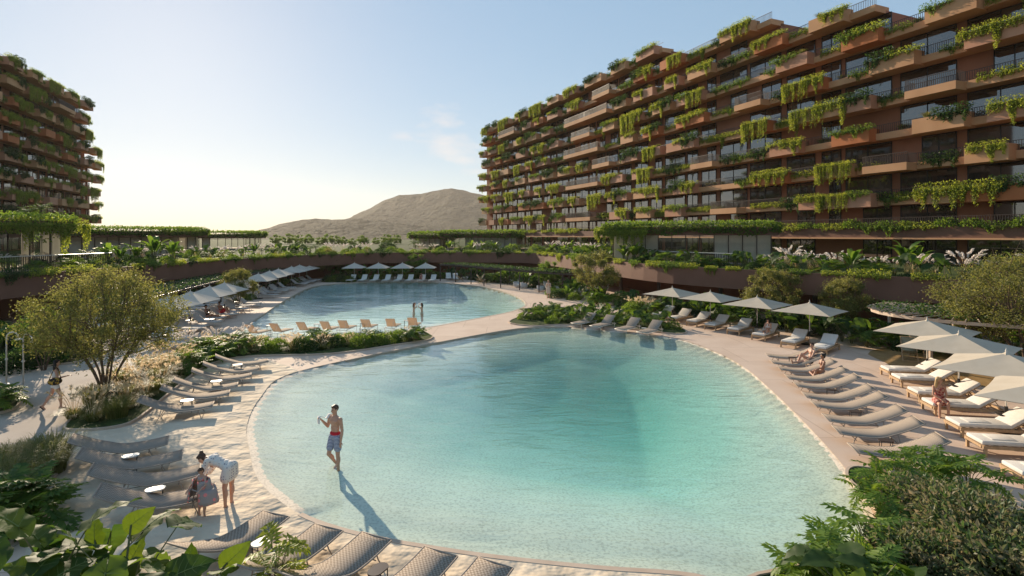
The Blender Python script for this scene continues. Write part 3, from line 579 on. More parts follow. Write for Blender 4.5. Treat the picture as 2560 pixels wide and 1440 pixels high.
def tree_meshes(h, rad, stems, leaves, lf, seed, mt, base=.16, clumps=46, cz=.62, rz=.40):
    g = random.Random(seed); tr = PM(); C = []
    while len(C) < clumps:
        v = Vector((g.gauss(0, 1), g.gauss(0, 1), g.gauss(0, 1))).normalized()*g.uniform(.35, 1)**.55; v.z = v.z if v.z > -.6 else v.z*.7
        q = Vector((v.x*rad, v.y*rad, cz*h+v.z*rz*h))
        if all((q-k).length > rad*.24 for k in C): C.append(q)
    forks = []
    for i in range(stems):
        a = 2*math.pi*i/stems+g.uniform(-.3, .3); o = Vector((math.cos(a), math.sin(a), 0)); p0 = o*.1+Vector((0, 0, -.05)); p1 = o*rad*g.uniform(.10, .2)+Vector((g.gauss(0, .05), g.gauss(0, .05), h*.2)); p2 = o*rad*g.uniform(.25, .5)+Vector((g.gauss(0, .1), g.gauss(0, .1), h*g.uniform(.4, .5)))
        r = .05*h/4.5; tr.tube(catmull([p0, p1, p2], 4), [r*(1-.05*k) for k in range(9)], 0, 6); forks += [p1.lerp(p2, .5), p2]
    for q in C:
        f = min(forks, key=lambda f: (f-q).length+(2 if f.z > q.z else 0)); m = f.lerp(q, .5)+Vector((g.gauss(0, .1), g.gauss(0, .1), -.08*h*.3)); tr.tube(catmull([f, m, q], 3), [.026*h/4.5*(1-.12*k) for k in range(7)], 0, 4)
        for k in range(3): e = q+Vector((g.gauss(0, 1), g.gauss(0, 1), g.gauss(.2, .8)))*rad*.16; tr.tube([m.lerp(q, .7), q.lerp(e, .4), e], [.012, .009, .004], 0, 3)
    T = np.array([tuple(q) for q in C]); k = rng.integers(0, len(T), leaves); s = rng.uniform(.5, 1.25, len(T))[k]*rad*.175; d = unit(rng.normal(size=(leaves, 3)))*(rng.uniform(0, 1, (leaves, 1))**.5)*1.25
    stray = rng.uniform(0, 1, (leaves, 1)) < .2; d = np.where(stray, d*1.7, d); P = T[k]+d*s[:, None]*np.array([1, 1, .85]); D = rdir(leaves, -.15)
    V, F = kites(P, D, rdir(leaves, .7), rng.uniform(.7, 1.3, leaves)*lf, rng.uniform(.45, .65, leaves)*lf)
    return tr.mesh('trunk', M['bark'], True), PM().add(V, F).mesh('crown', mt)
def hedge_skin(pm, pts, w, h, n, lf, drop=.35):
    """Leafy cover over a roof edge: leaves over the top and down the front of a line."""
    ln = Line2(pts); B, D = [], []
    for i in range(n):
        s = random.uniform(0, ln.L); p, d = ln.at(s); o = Vector((-d.y, d.x)); u = random.random()
        if u < .45: q = p+o*random.uniform(-w, .1); z = h+random.gauss(.05, .09); dv = (random.gauss(0, .8), random.gauss(0, .8), random.gauss(.5, .5))
        else:
            k = .55+.45*math.sin(s*1.3)*math.sin(s*.47+1); q = p+o*random.uniform(.02, .32); z = h-random.uniform(-.1, 1)**1.0*(h*.75+drop*k); dv = (o.x+random.gauss(0, .5), o.y+random.gauss(0, .5), -.7+random.gauss(0, .5))
        B.append((q.x, q.y, z)); D.append(dv)
    V, F = kites(np.array(B), np.array(D), rdir(n, .5), rng.uniform(.7, 1.3, n)*lf, rng.uniform(.45, .7, n)*lf); pm.add(V, F)

LIME, MID, DEEP, GR = M['lime'], M['mid'], M['deep'], M['grass']
K = {}
for i in range(3): K['trail%d' % i] = Kind('trailing_plant', 'plant', trailing(2.6, 2.2, 170, LIME, 20+i, .115, .5))
for i in range(2): K['spill%d' % i] = Kind(('creeping_plant', 'spilling_plant')[i], 'plant', trailing(2.6, .9, 110, LIME if i else MID, 30+i, .12, .5))
for i in range(2): K['dark%d' % i] = Kind(('bushy_plant', 'ivy_plant')[i], 'plant', trailing(2.5, 1.3, 90, DEEP, 40+i, .17, .8))
K['curt'] = Kind('trailing_plant', 'plant', trailing(3.4, 2.3, 150, LIME, 26, .11, .4, False))
K['tuft'] = Kind('grass_tuft', 'plant', tuft(.95, .6, 150, .03, GR))
K['bush'] = Kind('bushy_plant', 'plant', mound(.75, .6, .62, 700, .15, MID, 51))
# ---------------------------------------------------------------- greenery on the balconies
ORD = ['ground', 'first', 'second', 'third', 'fourth', 'fifth', 'sixth', 'seventh', 'eighth', 'ninth', 'tenth']
def green(fc, PL, zones, bname, seed, cap, nmin):
    r = random.Random(seed); jobs = []
    for a, b, k, c, isb in PL:
        if isb: continue
        zz = Z0+FLH*k+.86; n = max(1, round((b-a)/2.3))
        for j in range(n):
            if r.random() < .99: jobs.append((a+(b-a)*(j+.5)/n, 2.5, zz, k, True))
    kmax = max(z[2] for z in zones)
    for k in range(0, kmax+1):
        s = r.uniform(0, 2)
        while s < fc.L:
            kk = [z[2] for z in zones if z[0] <= s <= z[1]]
            if kk and k <= kk[0] and not any(p[2] == k and p[0]-.6 < s < p[1]+.6 for p in PL): jobs.append((s, 3.0 if k == 0 else 1.5, Z0+FLH*k+(.75 if k == 0 else .34), k, False))
            s += r.uniform(1.6, 2.6)*(.75 if fc.at(s)[0].length > 75 else 1) if k else r.uniform(1.6, 2.4)
    jobs.sort(key=lambda j: fc.at(j[0])[0].length); cnt = {}
    for s, o, zz, k, big in jobs[:cap]:
        p, d = fc.at(s, o); rz = math.atan2(d.y, d.x)+math.pi; u = r.random()
        kind = ('curt' if u < .08 else 'trail%d' % r.randint(0, 2) if u < .38 else 'spill%d' % r.randint(0, 1) if u < .62 else 'dark%d' % r.randint(0, 1) if u < .84 else 'tuft') if big else ('spill%d' % r.randint(0, 1) if u < .62 else 'dark1' if u < .74 else 'trail0' if u < .84 else 'tuft')
        if k == 0: kind = r.choice(('spill0', 'spill1', 'tuft', 'bush', 'bush'))
        kd = K[kind]; n = kd.name
        w = {'trailing_plant': 'light green trailing plant hanging', 'spilling_plant': 'low lime green plant spilling', 'creeping_plant': 'low mid green plant creeping', 'ivy_plant': 'dark ivy like plant drooping', 'bushy_plant': 'dense dark plant bulging', 'grass_tuft': 'spiky grass tuft growing'}[n]
        where = 'ground floor edge band' if k == 0 else f'{ORD[k]} balcony row'
        sc = r.uniform(.95, 1.3)
        kd.put((*fc.at(s, o-(.35 if kind in ('tuft', 'bush') else 0))[0], zz-.02), rz, (sc*r.uniform(.9, 1.15), sc, sc*r.uniform(.75, 1.1)), f'{w} from the {where} of the {bname} block', f'{n.replace("_", " ")}s on {where}, {bname} block')
green(facR, PLR, zR, 'larger', 3, 900, 0)
green(facL, PLL, zL, 'smaller', 4, 400, 0)
# ---------------------------------------------------------------- plants on the terrace and round the pools
for i in range(3): K['ear%d' % i] = Kind('elephant_ear', 'plant', None, [(p.name.split('.')[0], p) for p in earplant(9, 1.3, .62, 60+i, .75, .35, [M['ear'], M['mid']][:1], False, .03)])
for i in range(2): K['philo%d' % i] = Kind('philodendron', 'plant', None, [(p.name.split('.')[0], p) for p in philo(26, .95, .62, 70+i, MID, .75)])
for i in range(2): K['bphilo%d' % i] = Kind('philodendron', 'plant', None, [(p.name.split('.')[0], p) for p in philo(24, .95, .5, 170+i, M['bright'], .75)])
K['paddle'] = Kind('banana_plant', 'plant', None, [(p.name.split('.')[0], p) for p in paddle(13, 2.0, 80, M['mid'], .17, .8)])
K['frond'] = Kind('fan_palm', 'plant', None, [(p.name.split('.')[0], p) for p in frondplant(20, 1.5, 81, M['mid'])])
K['plume'] = Kind('plume_grass', 'plant', plumegrass(1.4, 70, 11, [GR, M['straw'], M['plume']], 82, .42, .5, .055, 12))
K['fount'] = Kind('fountain_grass', 'plant', plumegrass(1.0, 330, 15, [GR, M['straw'], M['straw']], 83, .16, .65, .02, 12))
K['longgrass'] = Kind('tall_grass', 'plant', tuft(1.35, .85, 520, .016, GR, .5, .3, 'tall_grass'))
K['shrub'] = Kind('leafy_shrub', 'plant', mound(.8, .75, .8, 1500, .11, MID, 90, 'leafy_shrub'))
K['dshrub'] = Kind('leafy_shrub', 'plant', mound(.9, .8, .85, 1300, .13, DEEP, 91, 'leafy_shrub'))
K['creep'] = Kind('groundcover_plant', 'plant', mound(.9, .7, .28, 700, .1, DEEP, 92, 'groundcover_plant'))
DESC = {'elephant_ear': 'elephant ear plant with broad heart shaped leaves', 'philodendron': 'philodendron with deeply cut leaves', 'banana_plant': 'upright plant with long paddle leaves', 'fan_palm': 'small palm with feathery fronds',
        'plume_grass': 'grass clump with white feathery plumes', 'fountain_grass': 'arching grass with tan bristly spikes', 'tall_grass': 'tall fine bladed grass clump', 'leafy_shrub': 'dense small leaved green shrub', 'groundcover_plant': 'low dark groundcover clump',
        'bushy_plant': 'rounded green bush', 'trailing_plant': 'light green trailing plant', 'spilling_plant': 'lime green spilling plant', 'creeping_plant': 'mid green creeping plant', 'ivy_plant': 'dark ivy like plant', 'grass_tuft': 'spiky grass tuft'}
def plant(key, loc, where, sc=1.0, rz=None, group=True):
    k = K[key]; k.put(loc, random.uniform(0, 6.28) if rz is None else rz, sc, f'{DESC[k.name]} {where}', f'{k.name.replace("_", " ")}s {where}' if group else None)
def t_of(px, py=None):
    q = (px-1280)/FPX; c = [t for t in np.linspace(0, CT.L, 1500) if CT.at(t)[0].y > 15]
    return min(c, key=lambda t: abs(CT.at(t)[0].x/CT.at(t)[0].y-q))
TR0, TR1, TL0, TL1 = t_of(2700), t_of(1345), t_of(790), t_of(-150)
def edge_rz(t): d = CT.at(t)[1]; return math.atan2(d.y, d.x)+math.pi
# trailing growth along the terrace edge
t = TR0-6
while t < TL1+8:
    u = random.random(); far = TR1 < t < TL0; k = ('spill1' if u < .6 else 'trail1' if u < .72 else 'spill0') if t < TR1 else ('spill0' if u < .5 else 'dark0' if u < .7 else 'trail2' if u < .8 else 'spill1')
    wh = 'along the sunlit terrace edge' if t < TR1 else 'along the far terrace edge' if far else 'along the shaded terrace edge behind the parasol row'
    s = random.uniform(.45, .95); 
    if k[:5] == 'trail': s *= .6
    plant(k, (*CT.at(t, .12)[0], TOP+.0), wh, s, edge_rz(t)); t += random.uniform(1.5, 3.0)
# planting behind the edge
def rowof(keys, t0, t1, off, step, where, sc=(.8, 1.15), jit=.4, z=TOP-.1):
    t = t0
    while t < t1:
        p = CT.at(t, off+random.uniform(-jit, jit))[0]; plant(random.choice(keys), (p.x, p.y, z), where, random.uniform(*sc)); t += step*random.uniform(.7, 1.3)
E3 = ['ear0', 'ear1', 'ear2']
wR = 'on the terrace below the larger block'; wF = 'on the far terrace beneath the hills'; wL = 'on the terrace below the smaller block'
rowof(['creep', 'dshrub', 'creep'], TR0-6, TR1, -.9, 1.4, wR, (.6, .85)); rowof(E3+['philo0', 'ear0', 'shrub', 'paddle', 'philo1'], TR0-6, TR1, -1.9, 1.35, wR, (.75, 1.1)); rowof(['plume'], TR0-6, t_of(1850), -3.2, .8, wR, (.7, .95)); rowof(['ear1', 'philo1', 'frond', 'plume', 'paddle', 'shrub'], TR0-6, TR1, -3.6, 2.0, wR, (.8, 1.2))
rowof(['creep', 'spill0', 'creep', 'tuft'], TR1, TL0, -.9, 1.5, wF, (.8, 1.1)); rowof(['shrub', 'dshrub', 'frond', 'philo0', 'tuft', 'plume', 'longgrass'], TR1, TL0, -2.2, 1.35, wF, (.8, 1.25)); rowof(['plume', 'shrub', 'shrub', 'frond', 'paddle', 'bush'], TR1, TL0, -5, 1.5, wF, (.8, 1.15), 1.2)
rowof(['shrub', 'dshrub', 'frond', 'bush'], TR1, TL0, -10, 2.4, wF, (1.2, 1.9), 2.5)
rowof(['creep', 'shrub', 'creep', 'tuft'], TL0, TL1+5, -.8, 1.4, wL, (.6, .9)); rowof(['philo0', 'ear1', 'frond', 'dshrub', 'shrub'], TL0, TL1+5, -1.9, 2.0, wL, (.65, .95), .3); rowof(['plume', 'plume', 'shrub'], TL0, TL1+5, -6.0, 1.9, wL, (.75, 1.0), .8); rowof(['ear0', 'paddle', 'frond', 'ear2', 'plume', 'dshrub'], TL0, TL1+5, -4.6, 1.9, wL, (.85, 1.2), .5)
rowof(['shrub', 'frond', 'dshrub'], TL0, TL1+5, -9, 2.2, wL, (.9, 1.4), 1.5)
def loc_of(px, py, h, d): return Vector(((px-1280)*d/FPX, d, h))
for px, d, s in ((385, 50, 1.5), (430, 50, 1.2), (340, 48, 1.1), (300, 45, 1.0)): p = loc_of(px, 0, TOP, d); plant('paddle', p, 'rising tallest '+wL, s)
for px, d, s in ((2265, 38, 1.35), (2290, 37.5, 1.1), (1585, 51, 1.2), (1560, 52, 1.0)): p = loc_of(px, 0, TOP-.1, d); plant('paddle', p, 'above white plumes '+wR, s)
# dark slatted balustrade on the terrace
def balustrade(t0, t1, off, label):
    root = empty('balustrade', (*CT.at((t0+t1)/2, off)[0], TOP)); tag(root, label, 'railing'); root.location = (0, 0, 0); a, b = MB(), MB(); n = int((t1-t0)/.16)
    P = [CT.at(t, off)[0] for t in np.linspace(t0, t1, n)]
    for p in P: a.box(p.x-.02, p.x+.02, p.y-.02, p.y+.02, TOP-.1, TOP+1.0)
    b.tube([(*p, TOP+1.03) for p in P[::6]], .035, 5); a.build('railing_grille', M['bronze'], root); b.build('handrail', M['paint'], root)
balustrade(t_of(360), TL1+6, -2.9, 'dark slatted balustrade with a pale handrail on the terrace near the smaller block')
balustrade(t_of(1830), t_of(1500), -2.7, 'dark low balustrade before the curtained pavilion')
# ---------------------------------------------------------------- curtained pavilions under green roofs
def pavilion(front, depth, h0, h1, label, seed, drop, lf, nl, sag=.0, curt=.5):
    r = random.Random(seed); root = empty('pavilion'); tag(root, label, 'pavilion'); ln = Line2(front)
    back = [ln.at(t, -depth)[0] for t in np.linspace(0, ln.L, len(front))][::-1]
    ring = [ln.at(t, 1.1)[0] for t in np.linspace(0, ln.L, 14)]+[Vector(b) for b in back]
    o = flat('roof_slab', ring, [], h1+.22, M['brown'], None, .78); o.parent = root
    o = flat('floor', ring, [], TOP-.02, M['deck'], None, .1); o.parent = root
    pm = PM(); sk = [ln.at(t, 1.1)[0] for t in np.linspace(0, ln.L, 14)]; e0 = ln.at(0, -depth*.6)[0]; e1 = ln.at(ln.L, -depth*.6)[0]
    hedge_skin(pm, [e0]+sk+[e1], min(3.5, depth*.6), .8, int(nl*1.7), lf*1.25, drop)
    o = link('roof_planting', pm.mesh('roof_planting', [M['mid']]), root); o.location.z = h1-.25
    L2 = Line2([e0]+[ln.at(t)[0] for t in np.linspace(0, ln.L, 12)]+[e1]); n = int(L2.L/1.25); cu = MB(); on = r.random() < .5
    for j in range(n):
        a, b = L2.at(L2.L*j/n)[0], L2.at(L2.L*(j+1)/n)[0]; mu = MB(); mu.box(a.x-.035, a.x+.035, a.y-.035, a.y+.035, TOP, h1-.3); mu.build('mullion', M['bronze'], root)
        if isinstance(curt, tuple): on = any(a0 <= (j+.5)/n < b0 for a0, b0 in curt)
        elif r.random() < .3: on = r.random() < curt
        if on:
            d = (b-a); nn = Vector((-d.y, d.x)).normalized(); pts = [a+d*(k/8)-nn*(.15+.06*(k % 2)) for k in range(9)]
            cu.add([(*p, TOP+.05) for p in pts]+[(*p, h1-.35) for p in pts], [(k, k+1, k+10, k+9) for k in range(8)])
        p = MB(); p.add([(a.x, a.y, TOP+.02), (b.x, b.y, TOP+.02), (b.x, b.y, h1-.34), (a.x, a.y, h1-.34)], [(0, 1, 2, 3)]); p.build('glass_pane', M['glass'], root)
    if cu.v: cu.build('curtain', M['curtain'], root, True)
    return root
gm = bpy.data.materials.new('clear_glass'); gm.use_nodes = True; _N = gm.node_tree.nodes; _L = gm.node_tree.links; _N.remove(_N['Principled BSDF'])
_t = _N.new('ShaderNodeBsdfTransparent'); _t.inputs[0].default_value = (.82, .84, .80, 1); _g = _N.new('ShaderNodeBsdfGlossy'); _g.inputs['Roughness'].default_value = .02; _f = schlick(gm.node_tree, .05); _m = _N.new('ShaderNodeMixShader')
_L.new(_f.outputs[0], _m.inputs[0]); _L.new(_t.outputs[0], _m.inputs[1]); _L.new(_g.outputs[0], _m.inputs[2]); _L.new(_m.outputs[0], _N['Material Output'].inputs[0]); M['glass'] = gm
# travel so that the left-hand side of the line faces the pool
pavilion([(24.0, 49.5), (19, 50.0), (13, 52.5), (10.2, 55.5)], 8, 0, 6.55, 'glass pavilion with white curtains under a thick green roof before the larger block', 2, .55, .17, 5200, 0, ((.19, .38), (.62, .81)))
pavilion([(.8, 97), (-6, 98.5), (-13, 101)], 9, 0, 6.1, 'distant curtained pavilion with green roof at the end of the larger block', 3, .8, .26, 2200)
pavilion([(-13.5, 103), (-19.5, 106)], 8, 0, 5.9, 'smallest green roofed pavilion standing before the hill', 6, .9, .28, 900)
pavilion([(-43.2, 75), (-46, 67), (-50, 60), (-55, 54)], 9, 0, 6.3, 'long glazed pavilion with a dark green hedge roof below the smaller block', 4, .35, .18, 5600, 0, .45)
pavilion([(-49.5, 107), (-53, 100), (-60, 94)], 8, 0, 6.0, 'far glazed pavilion with hedge roof beside the long one', 5, .4, .25, 2400, 0, .3)
pavilion([(-34.8, 42), (-36, 39), (-41, 36), (-50, 33)], 9, 0, 6.85, 'near pavilion corner with long lime green hanging plants over its roof edge', 8, 1.3, .15, 5200, 0, .6)
for ln_, z_, wh_, sc_ in ((Line2([(-34.8, 42), (-36, 39), (-41, 36), (-50, 33)]), 6.75, 'from the near pavilion roof', 1.15), (Line2([(13, 52.5), (10.2, 55.5)]), 6.4, 'from the pavilion roof corner before the larger block', 1.0)):
    t = .4
    while t < ln_.L:
        q, d_ = ln_.at(t, 1.25); plant(random.choice(('trail0', 'trail1', 'trail2', 'curt')), (q.x, q.y, z_), 'hanging '+wh_, random.uniform(.85, 1.1)*sc_, math.atan2(d_.y, d_.x)+math.pi); t += 1.7
for px, d, s in ((100, 42, 1.3), (70, 41, 1.0), (55, 42.5, .9)): plant('frond', loc_of(px, 0, 6.9, d), 'sprouting on the near pavilion roof', s)
# ---------------------------------------------------------------- pergolas
def pergola(front, depth, h, label, seed, posts, mpost=None, nl=2200, lf=.13):
    root = empty('pergola'); tag(root, label, 'pergola'); ln = Line2(front); mp = mpost or M['bronze']
    for off, nm in ((0, 'front_beam'), (-depth, 'rear_beam')):
        rb = ribbon(nm, [ln.at(t, off)[0] for t in np.linspace(0, ln.L, 24)], .08, h-.14, h, mp, False, root)
    for t in np.linspace(.1, ln.L-.1, posts):
        for off in (0, -depth):
            p = ln.at(t, off)[0]; m = MB(); m.box(p.x-.055, p.x+.055, p.y-.055, p.y+.055, 0, h-.19); m.build('post', mp, root)
    sl = MB()
    for t in np.linspace(.1, ln.L-.1, int(ln.L/.45)):
        a, b = ln.at(t, .15)[0], ln.at(t, -depth-.15)[0]; sl.tube([(*a, h+.04), (*b, h+.04)], .03, 4)
    sl.build('roof_slats', mp, root)
    B, D = [], []; rr = random.Random(seed)
    for i in range(nl):
        p = ln.at(rr.uniform(0, ln.L), -rr.uniform(-.1, depth))[0]; B.append((p.x, p.y, h+.06+abs(rr.gauss(.05, .07)))); D.append((rr.gauss(0, 1), rr.gauss(0, 1), rr.gauss(.1, .5)))
    V, F = kites(np.array(B), np.array(D), rdir(nl, 1.0), rng.uniform(.8, 1.4, nl)*lf, rng.uniform(.6, .9, nl)*lf); link('vine_cover', PM().add(V, F).mesh('vine_cover', [M['deep']]), root)
pergola(catmull([(8.2, 53.5), (5.2, 54.2), (2.4, 57), (0, 60), (-2.6, 62.7), (-5.2, 66.6), (-9.5, 71)], 4), 3.6, 2.15, 'long curving pergola with leafy roof beside the far swimming pool', 3, 9)
pergola(catmull([(-27.8, 70), (-26.5, 55), (-25.6, 46), (-23.2, 35), (-22.2, 30)], 4), 3.2, 2.0, 'straight pergola under dark vines behind the long parasol row', 4, 12, None, 4200)
pergola(catmull([(32, 20.5), (25, 21.0), (20.5, 22.8), (18.3, 25.2), (18.5, 27.9), (21, 30)], 4), 3.4, 2.25, 'pergola with a pale curved beam and vine roof over the wooden deck', 5, 4, M['kerb'], 2600)
flat('wood_terrace', catmull([(18.6, 28), (17.6, 25.5), (17.2, 23), (19, 21.2), (26, 20), (34, 19.5), (34, 28), (24, 30)], 3, True), [], .006, M['decking'])
# ---------------------------------------------------------------- trees
tA = tree_meshes(4.7, 2.55, 9, 30000, .085, 5, M['olive'], .16, 95); TREE = Kind('tree', 'tree', None, [('trunk', tA[0]), ('crown', tA[1])])
tB = tree_meshes(4.2, 2.0, 6, 15000, .12, 15, M['olive'], .16, 34); TREE2 = Kind('tree', 'tree', None, [('trunk', tB[0]), ('crown', tB[1])])
tC = tree_meshes(4.2, 2.0, 6, 11000, .14, 16, M['mid'], .16, 30); TREE3 = Kind('tree', 'tree', None, [('trunk', tC[0]), ('crown', tC[1])])
p = G(262, 990); TREE.put((p.x+.05, p.y, .05), .4, (.94, .94, .96), 'large multi stemmed olive green tree in the grassy bed beside the grey path')
TREE.put((22.6, 23.6, 0), 2.2, (1.25, 1.2, 1.05), 'large olive green tree beside the wooden deck and its pergola')
for px, Y, key, s, lab in ((592, 44, TREE2, .74, 'small rounded tree rising among the long row of parasols'), (817, 73, TREE2, .95, 'pale feathery tree at the far corner of the swimming pool'), (868, 76, TREE3, .85, 'dark tree against the far terrace edge'), (1040, 76, TREE3, .75, 'dark tree behind the four far parasols'),
                           (1487, 49, TREE2, 1.02, 'feathery tree at the end of the curving pergola'), (1372, 58, TREE3, .72, 'small dark tree above the curving pergola roof'), (1928, 36, TREE2, .86, 'upright tree behind the four cream parasols'), (2108, 33, TREE2, .78, 'rounded tree between the cream parasols and the pergola'), (110, 24, TREE3, .62, 'low dark tree behind the outdoor showers')):
    key.put(((px-1280)*Y/FPX, Y, 0), random.uniform(0, 6), s, lab)
for px, Y in ((690, 158), (722, 155), (748, 160), (772, 156), (800, 150), (818, 152), (838, 150), (858, 154), (905, 160), (912, 158), (880, 155), (940, 160), (968, 157), (992, 161)): TREE3.put(((px-1280)*Y/FPX, Y, 2.4), random.uniform(0, 6), random.uniform(.6, .92), 'distant dark tree on the skyline before the hill', 'distant trees before the hill')
# ---------------------------------------------------------------- pool-side beds
def scatter(ring, keys, n, where, sc, avoid=(), z=.04, seed=1, md=.7):
    r = random.Random(seed); xs = [p[0] for p in ring]; ys = [p[1] for p in ring]; got = []; tries = 0
    while len(got) < n and tries < 6000:
        tries += 1; p = (r.uniform(min(xs), max(xs)), r.uniform(min(ys), max(ys)))
        if inside(p, ring) and all((p[0]-q[0])**2+(p[1]-q[1])**2 > md*md for q in got) and not any((p[0]-a[0])**2+(p[1]-a[1])**2 < a[2]**2 for a in avoid):
            got.append(p); plant(r.choice(keys), (*p, z), where, r.uniform(*sc))
def sub(pts): return catmull(gp(pts), 3, True)
scatter(sub([(180, 1050), (260, 1058), (330, 1035), (420, 965), (470, 915), (400, 905), (320, 950), (240, 1000)]), ['fount', 'fount', 'longgrass'], 26, 'in the grassy bed under the large tree', (.75, 1.05), [], seed=2, md=.62)
scatter(sub([(470, 930), (560, 896), (640, 884), (760, 880), (760, 868), (640, 874), (540, 870), (470, 885)]), ['shrub', 'fount', 'philo0', 'shrub'], 38, 'in the bed between the two pools', (.65, .95), seed=3, md=.6)
scatter(sub([(760, 879), (900, 870), (1030, 855), (1050, 845), (900, 858), (760, 867)]), ['philo1', 'shrub', 'philo0', 'fount', 'dshrub'], 17, 'in the bed tip between the two pools', (.65, .9), seed=4, md=.65)
scatter(sub([(420, 900), (520, 872), (600, 876), (620, 868), (520, 868), (440, 880)]), ['plume', 'fount'], 9, 'at the sunny rim of the bed between the pools', (.6, .8), seed=14)
scatter(sub([(1290, 806), (1420, 810), (1560, 816), (1690, 828), (1700, 824), (1600, 802), (1500, 788), (1400, 782), (1320, 790)]), ['ear0', 'ear1', 'shrub', 'philo0', 'philo1', 'shrub', 'ear2'], 40, 'on the planted tongue reaching into the lagoon', (.55, .8), seed=5, md=.85)
scatter(bed_shower, ['dshrub', 'ear0', 'paddle', 'philo0', 'dshrub', 'paddle', 'creep'], 46, 'in the shady bed behind the showers', (.7, 1.05), seed=6, md=.9)
scatter(bed_fern, ['creep', 'philo0', 'philo1'], 14, 'in the small bed beside the path', (.6, .85), seed=7)
scatter(sub([(-80, 1240), (40, 1160), (120, 1160), (140, 1170), (100, 1215), (20, 1260), (-60, 1290)]), ['longgrass'], 16, 'in the corner bed beside the path', (.8, 1.1), seed=8, md=.5)
for x, y, s in ((30, 1290, .9), (75, 1300, .8), (-10, 1330, 1.0), (60, 1330, .8)): plant('philo0', G(x, y), 'in front of the tall grass corner bed', s)
# behind the cream parasols, under the terrace, round the far pool
def band(pts, keys, n, where, sc, w=1.2, seed=1):
    r = random.Random(seed); ln = Line2(pts)
    for i in range(n):
        p = ln.at(ln.L*(i+r.random())/n, r.uniform(-w, w))[0]; plant(r.choice(keys), (p.x, p.y, 0), where, r.uniform(*sc))
band([(11.5, 42.5), (14.5, 39), (17, 35.5), (19.3, 31.8), (20.5, 29.5)], ['ear0', 'ear2', 'philo0', 'dshrub', 'ear1', 'paddle'], 44, 'in the dense bed behind the cream parasols', (.8, 1.15), 1.5, 21)
band([(9, 41.5), (10.4, 41), (11.5, 42)], ['shrub', 'philo0', 'fount'], 10, 'in the bed by the first cream parasol', (.9, 1.3), .8, 22)
band([(10.5, 45), (8.2, 48), (5, 52), (5.5, 58)], ['dshrub', 'ear0', 'philo1', 'shrub', 'paddle'], 34, 'round the garden showers by the pergola', (.8, 1.1), 1.4, 23)
band([(6, 58.5), (3.6, 62), (.5, 66), (-3, 70), (-7.5, 74)], ['dshrub', 'ear1', 'paddle', 'philo1', 'ear0'], 36, 'behind the curving pergola', (.9, 1.2), 1.1, 24)
band([(-7.5, 75), (-14, 74.5), (-20, 72.5), (-24, 71)], ['dshrub', 'shrub', 'paddle', 'philo0', 'ear0'], 38, 'behind the four far parasols', (.9, 1.25), 1.3, 25)
band([(-24, 70), (-20.5, 70.5)], ['dshrub', 'shrub'], 8, 'at the far corner of the swimming pool', (.9, 1.1), 1.2, 26)
band([(-29, 64), (-29.4, 52), (-28.6, 40), (-27, 30), (-26, 25)], ['dshrub', 'ear0', 'creep', 'paddle'], 46, 'under the shaded terrace behind the vine pergola', (.8, 1.1), 1.0, 27)
band([(19.5, 29.5), (21.5, 27.5), (25, 26.5), (30, 24)], ['dshrub', 'philo1', 'ear0', 'paddle'], 22, 'in the shade behind the wooden deck', (.8, 1.1), 1.0, 28)
band([(21.5, 22.5), (21, 19.5), (20, 16), (19.5, 12)], ['dshrub', 'philo0', 'creep', 'ear1'], 24, 'beside the row of white sun beds', (.6, .9), .8, 29)
for px, py, s in ((610, 752, .8), (625, 748, .7), (598, 756, .7)): plant('shrub', G(px, py), 'between the long row loungers', s)
for px, py, s in ((696, 716, .8), (712, 716, .9), (728, 714, .9), (740, 710, .8)): plant('philo1', G(px, py), 'between the farthest loungers of the long row', s)
# close plants at the frame edges
lf, st = PM(), PM(); base = G(330, 1620)
for px, py, dd, s, d, up in ((330, 1395, 8.9, .62, (.35, .1, .9), (-.1, -1, .25)), (475, 1412, 8.7, .60, (-.12, .1, .95), (.1, -1, .2)), (585, 1392, 8.6, .56, (.75, .2, .65), (.55, -.8, .5)), (345, 1300, 9.2, .55, (.8, .3, .6), (.6, -.75, .5)), (235, 1330, 9.0, .62, (-.2, .1, .9), (-.2, -1, .2)), (140, 1370, 8.8, .66, (-.7, .2, .5), (-.2, -.7, .7)), (410, 1440, 8.4, .5, (.5, -.3, .4), (.2, -.8, .6))):
    c0 = np.array([(px-1280)*dd/FPX, dd, EYE-(py-HOR)*dd/FPX]); s *= .74; Fm = frame_from(d, np.array(up, float)); V, F, rb, hw, zz = heart(seed=px % 90, wav=.045, droop=.25, cup=.16); top = c0-Fm[:, 1]*s*.3; lf.add((V*s)@Fm.T+top, F)
    tip = lambda q: tuple((np.array(q)*s)@Fm.T+top); st.tube([tip(q) for q in rb], [.011*s, .010*s, .009*s, .007*s, .005*s, .002*s], 1, 4)
    for y in (.02, .18, .34, .5, .66):
        for sg in (-1, 1): x1 = hw(min(.9, y+.16))*.85*sg; st.tube([tip((0, y, zz(0, y)+.014)), tip((x1*.5, y+.07, zz(x1*.5, y+.07)+.02)), tip((x1, y+.16, zz(x1, y+.16)+.02))], [.005*s, .004*s, .002*s], 1, 3)
    g0 = np.array([base.x+(c0[0]-base.x)*.45, base.y+.25, 0]); st.tube(catmull([tuple(g0), tuple(g0*.35+top*.65+np.array([0, 0, .05])), tuple(top)], 3), [.018]*7, 0, 5)
Kind('elephant_ear', 'plant', None, [('leaf_blades', lf.mesh('leaf_blades', [M['earlit']], True)), ('stalks', st.mesh('stalks', [M['stem'], M['rib']]))]).put((0, 0, 0), 0, 1, 'tallest elephant ear plant, its upright ribbed leaves glowing yellow green against the sand')
